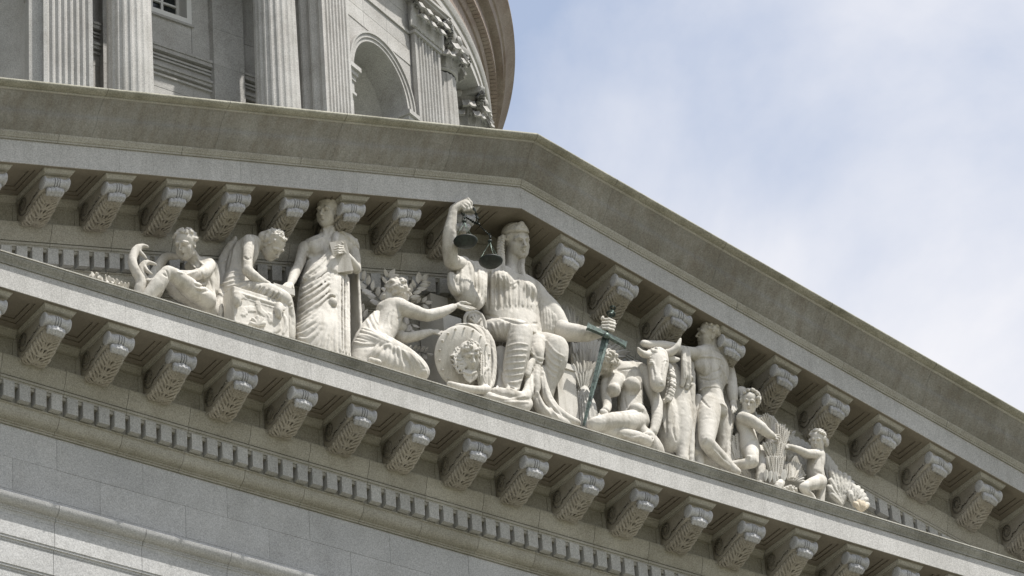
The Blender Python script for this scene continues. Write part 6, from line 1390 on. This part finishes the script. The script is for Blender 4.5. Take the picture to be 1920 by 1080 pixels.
S.comb(K, [(160, 650), (150, 740), (155, 860)], [(215, 650), (270, 740), (290, 850)], 8, 0.015, jit=0.3, **FK); S.comb(K, [(168, 650), (160, 740), (165, 860)], [(208, 650), (255, 740), (272, 850)], 6, 0.010, jit=0.3, **GK); S.build('stalks', sheaf, 'statuegrey')
part('band', tube([K(190+38*math.cos(a), 645+10*math.sin(a), 0.46-0.10*math.sin(a)) for a in np.linspace(0, 2*PI, 19)], K.r(9), 7), 'statuegrey', sheaf, True)
# --- wheat held by the children
F = Pose(1350, 710, 5.143, 120)
w1 = empty('wheat_sheaf', tuple(F(540, 950, 0.3)), 'upright sheaf of wheat ears in the curly child\'s arms', 'carving')
EARS = [(500, 520, 350+19*q, 372-abs(q-4.5)*-6-42*math.sin(PI*(q+1)/11), .30, .26-0.01*(q % 3)) for q in range(10)]
EARS += [(478, 505, 362+24*q, 395-34*math.sin(PI*(q+1)/7), .26, .18) for q in range(6)]
EARS += [(512+7*q, 850-abs(q-4)*5, 412+30*q, 612+((q*29) % 26)-18*math.sin(PI*q/8), .14, .08) for q in range(9)]
EARS += [(500+11*q, 960, 450+26*q, 745+((q*31) % 30), .10, .04) for q in range(7)]
EARS += [(560+9*q, 660, 545+24*q, 425+((q*41) % 40)+q*16, .20, .14) for q in range(6)]
EARS += [(545+10*q, 560, 520+26*q, 400+((q*23) % 30)+q*10, .32, .28) for q in range(6)]
for (bx, by, tx, ty, y0, y1) in EARS:
    put(w1, ear, F(bx, by, y0), F(tx, ty, y1), sx=random.uniform(0.85, 1.1), roll=random.uniform(-0.5, 0.5))
S = Sculpt(0.011); F.limb(S, [(470, 420, 0.42), (520, 560, 0.38), (550, 720, 0.30), (540, 860, 0.26), (530, 1020, 0.26)], (70, 88, 80, 66, 70), 0.04); S.comb(F, [(440, 600), (460, 760), (500, 940)], [(620, 560), (620, 740), (570, 940)], 9, 0.014, **FK); S.build('stalks', w1, 'statue')
for a, b in (((440, 990), (448, 880)), ((480, 1000), (490, 890)), ((520, 1010), (540, 900)), ((600, 1010), (625, 880)), ((560, 1010), (545, 930))): put(w1, wide, F(*a, 0.05), F(*b, 0.02), sx=1.6)
ivy = empty('carved_foliage_mass', tuple(F(480, 900, 0.6)), 'dense mass of carved leaves filling the wall behind the curly child', 'carving')
for q in range(64):
    u = random.random(); x = 130+560*u; lo = 980; hi = 330+max(0, x-420)*0.75+max(0, 300-x)*0.9; y = random.uniform(hi+70, lo); a = random.uniform(-0.9, 0.9)+0.6*(u-0.5); L = random.uniform(75, 120)
    put(ivy, wide, F(x, y, 0.60-0.12*random.random()), F(x+L*math.sin(a), y-L*math.cos(a), 0.50-0.12*random.random()), (random.uniform(-0.5, 0.5), -1, random.uniform(-0.3, 0.2)), random.uniform(1.2, 2.0))
S = Sculpt(0.014); F.limb(S, [(230, 520, 0.72), (400, 560, 0.72), (600, 720, 0.72)], (150, 190, 140), 0.05); F.limb(S, [(200, 800, 0.70), (420, 880, 0.70), (680, 960, 0.70)], (130, 160, 120), 0.05); S.rough(0.012, 16, 4); S.build('backing', ivy, 'statuegrey')
husk = empty('corn_cob_bundle', tuple(F(140, 780, 0.3)), 'bundle of plaited corn cobs behind the curly child\'s knee', 'carving')
for a, b in (((150, 790), (95, 600)), ((180, 790), (150, 540)), ((205, 760), (195, 520)), ((215, 790), (180, 640)), ((120, 800), (85, 690)), ((250, 950), (170, 840)), ((300, 960), (230, 860))): put(husk, ear, F(*a, 0.40), F(*b, 0.36), sx=2.2)
F = Pose(1450, 790, 6.0, 119)
w2 = empty('wheat_bunch', tuple(F(190, 700, 0.2)), 'low bunch of wheat ears and curling leaves between the two children', 'carving')
for q in range(7): put(w2, ear, F(165+8*q, 660, 0.12), F(130+26*q+((q*7) % 11), 455+abs(q-3)*12, 0.10+0.02*q), roll=random.uniform(-0.4, 0.4), sx=1.2)
for q in range(9): put(w2, wide, F(200, 640-6*q, 0.30), F(250+14*q, 400+26*q, 0.26), sx=1.2)
for q in range(4): put(w2, wide, F(240, 680, 0.2), F(300+20*q, 560+40*q, 0.2), sx=1.3)
fr = empty('carved_fruit_heap', tuple(F(120, 760, 0.1)), 'heap of small carved fruit below the wheat bunch', 'carving')
rg = np.random.default_rng(6)
for q in range(26):
    x, y = rg.uniform(60, 260), rg.uniform(0, 1); y = 690+60*y+(x-60)*0.28; c = F(x, y, 0.06+rg.uniform(-0.05, 0.08)); r = F.r(rg.uniform(15, 24))
    part('fruit', lathe([(0, -r), (r*0.7, -r*0.7), (r, 0), (r*0.7, r*0.7), (0, r)], 9, 'z', tuple(c)), 'statue', fr, True)
S = Sculpt(0.010); F.limb(S, [(60, 640, 0.12), (30, 600, 0.12), (35, 570, 0.12)], (38, 34, 20), 0.02); F.limb(S, [(90, 690, 0.1), (60, 720, 0.05), (40, 760, 0.05)], (40, 46, 40), 0.02); S.rough(0.004, 30, 3); S.build('gourd', fr, 'statue')
# --- large scalloped leaves at the right end
def acanthus(F, base, tips, Y, label, w=26, plate=None, y1=None):
    o = empty('acanthus_leaf_carving', base_at(F, base[0], base[1], Y), label, 'carving', 'large carved leaves in the right corner'); S = Sculpt(0.0100)
    for i, (tx, ty) in enumerate(tips):
        mx, my = (base[0]*0.45+tx*0.55), (base[1]*0.45+ty*0.55); F.limb(S, [(base[0], base[1], Y), (mx, my, Y-0.05), (tx*0.94+base[0]*0.06, ty*0.94+base[1]*0.06, Y-0.03), (tx, ty, Y+0.03)], (w*0.55, w, w*1.15, w*0.6), 0.012)
        S.strokes(F, [[(base[0]*0.8+tx*0.2, base[1]*0.8+ty*0.2), (mx, my), (tx*0.93+base[0]*0.07, ty*0.93+base[1]*0.07)]], 0.012, k=0.010, neg=True, sink=0.1)
    S.rough(0.003, 26, 5); S.build('leaf', o, 'statuegrey'); return o
acanthus(F, (770, 940), [(640, 560), (690, 580), (745, 585), (800, 600), (850, 640), (885, 690), (640, 660), (620, 740), (640, 820)], 0.34, 'upright scalloped leaf behind the smaller child\'s back', 30)
acanthus(F, (900, 950), [(905, 730), (950, 745), (990, 785), (1020, 830), (1045, 880), (1060, 940), (860, 800)], 0.26, 'scalloped leaf furthest right, beside the dentils', 28)
acanthus(F, (620, 700), [(588, 385), (620, 420), (655, 465), (690, 515), (718, 570), (700, 640)], 0.56, 'plain curved leaf rising directly behind the smaller child\'s shoulders', 32)
acanthus(F, (330, 520), [(148, 160), (205, 178), (262, 200), (318, 230), (370, 265), (420, 300)], 0.56, 'wing-like leaf above the smaller child\'s outstretched arm', 34)
wr = acanthus(F, (985, 1010), [(920, 925), (965, 905), (1010, 915), (1045, 950)], 0.12, 'broken leaf stump at the right corner stained orange', 26); wr.children[0].data.materials.clear(); wr.children[0].data.materials.append(stone('orange_stained_stone', (0.50, 0.42, 0.30), (0.56, 0.50, 0.41), (0.36, 0.23, 0.12), 0.7, grain=0.08, bump=0.4))

# --- small leaves spilling in the left corner
F = Pose(160, 420, 6.0, 129)
pile = empty('carved_leaf_pile', base_at(F, 250, 640, 0.2), 'low pile of small carved leaves in the left corner of the pediment', 'carving')
for a, b in (((110, 610), (62, 532)), ((150, 612), (112, 540)), ((95, 615), (40, 575)), ((205, 640), (172, 588)), ((245, 650), (222, 575)), ((290, 655), (255, 580)), ((330, 675), (300, 605)), ((375, 690), (345, 612)), ((420, 700), (395, 640)), ((455, 720), (440, 650)), ((480, 725), (478, 655)), ((270, 665), (210, 620)), ((350, 700), (285, 650)), ((430, 720), (365, 670)), ((190, 640), (130, 600)), ((320, 690), (345, 640))):
    put(pile, laurel, F(*a, 0.10+random.uniform(-0.05, 0.05)), F(*b, 0.06+random.uniform(-0.06, 0.04)), (random.uniform(-0.5, 0.5), -1, random.uniform(-0.5, 0.2)), 1.5)
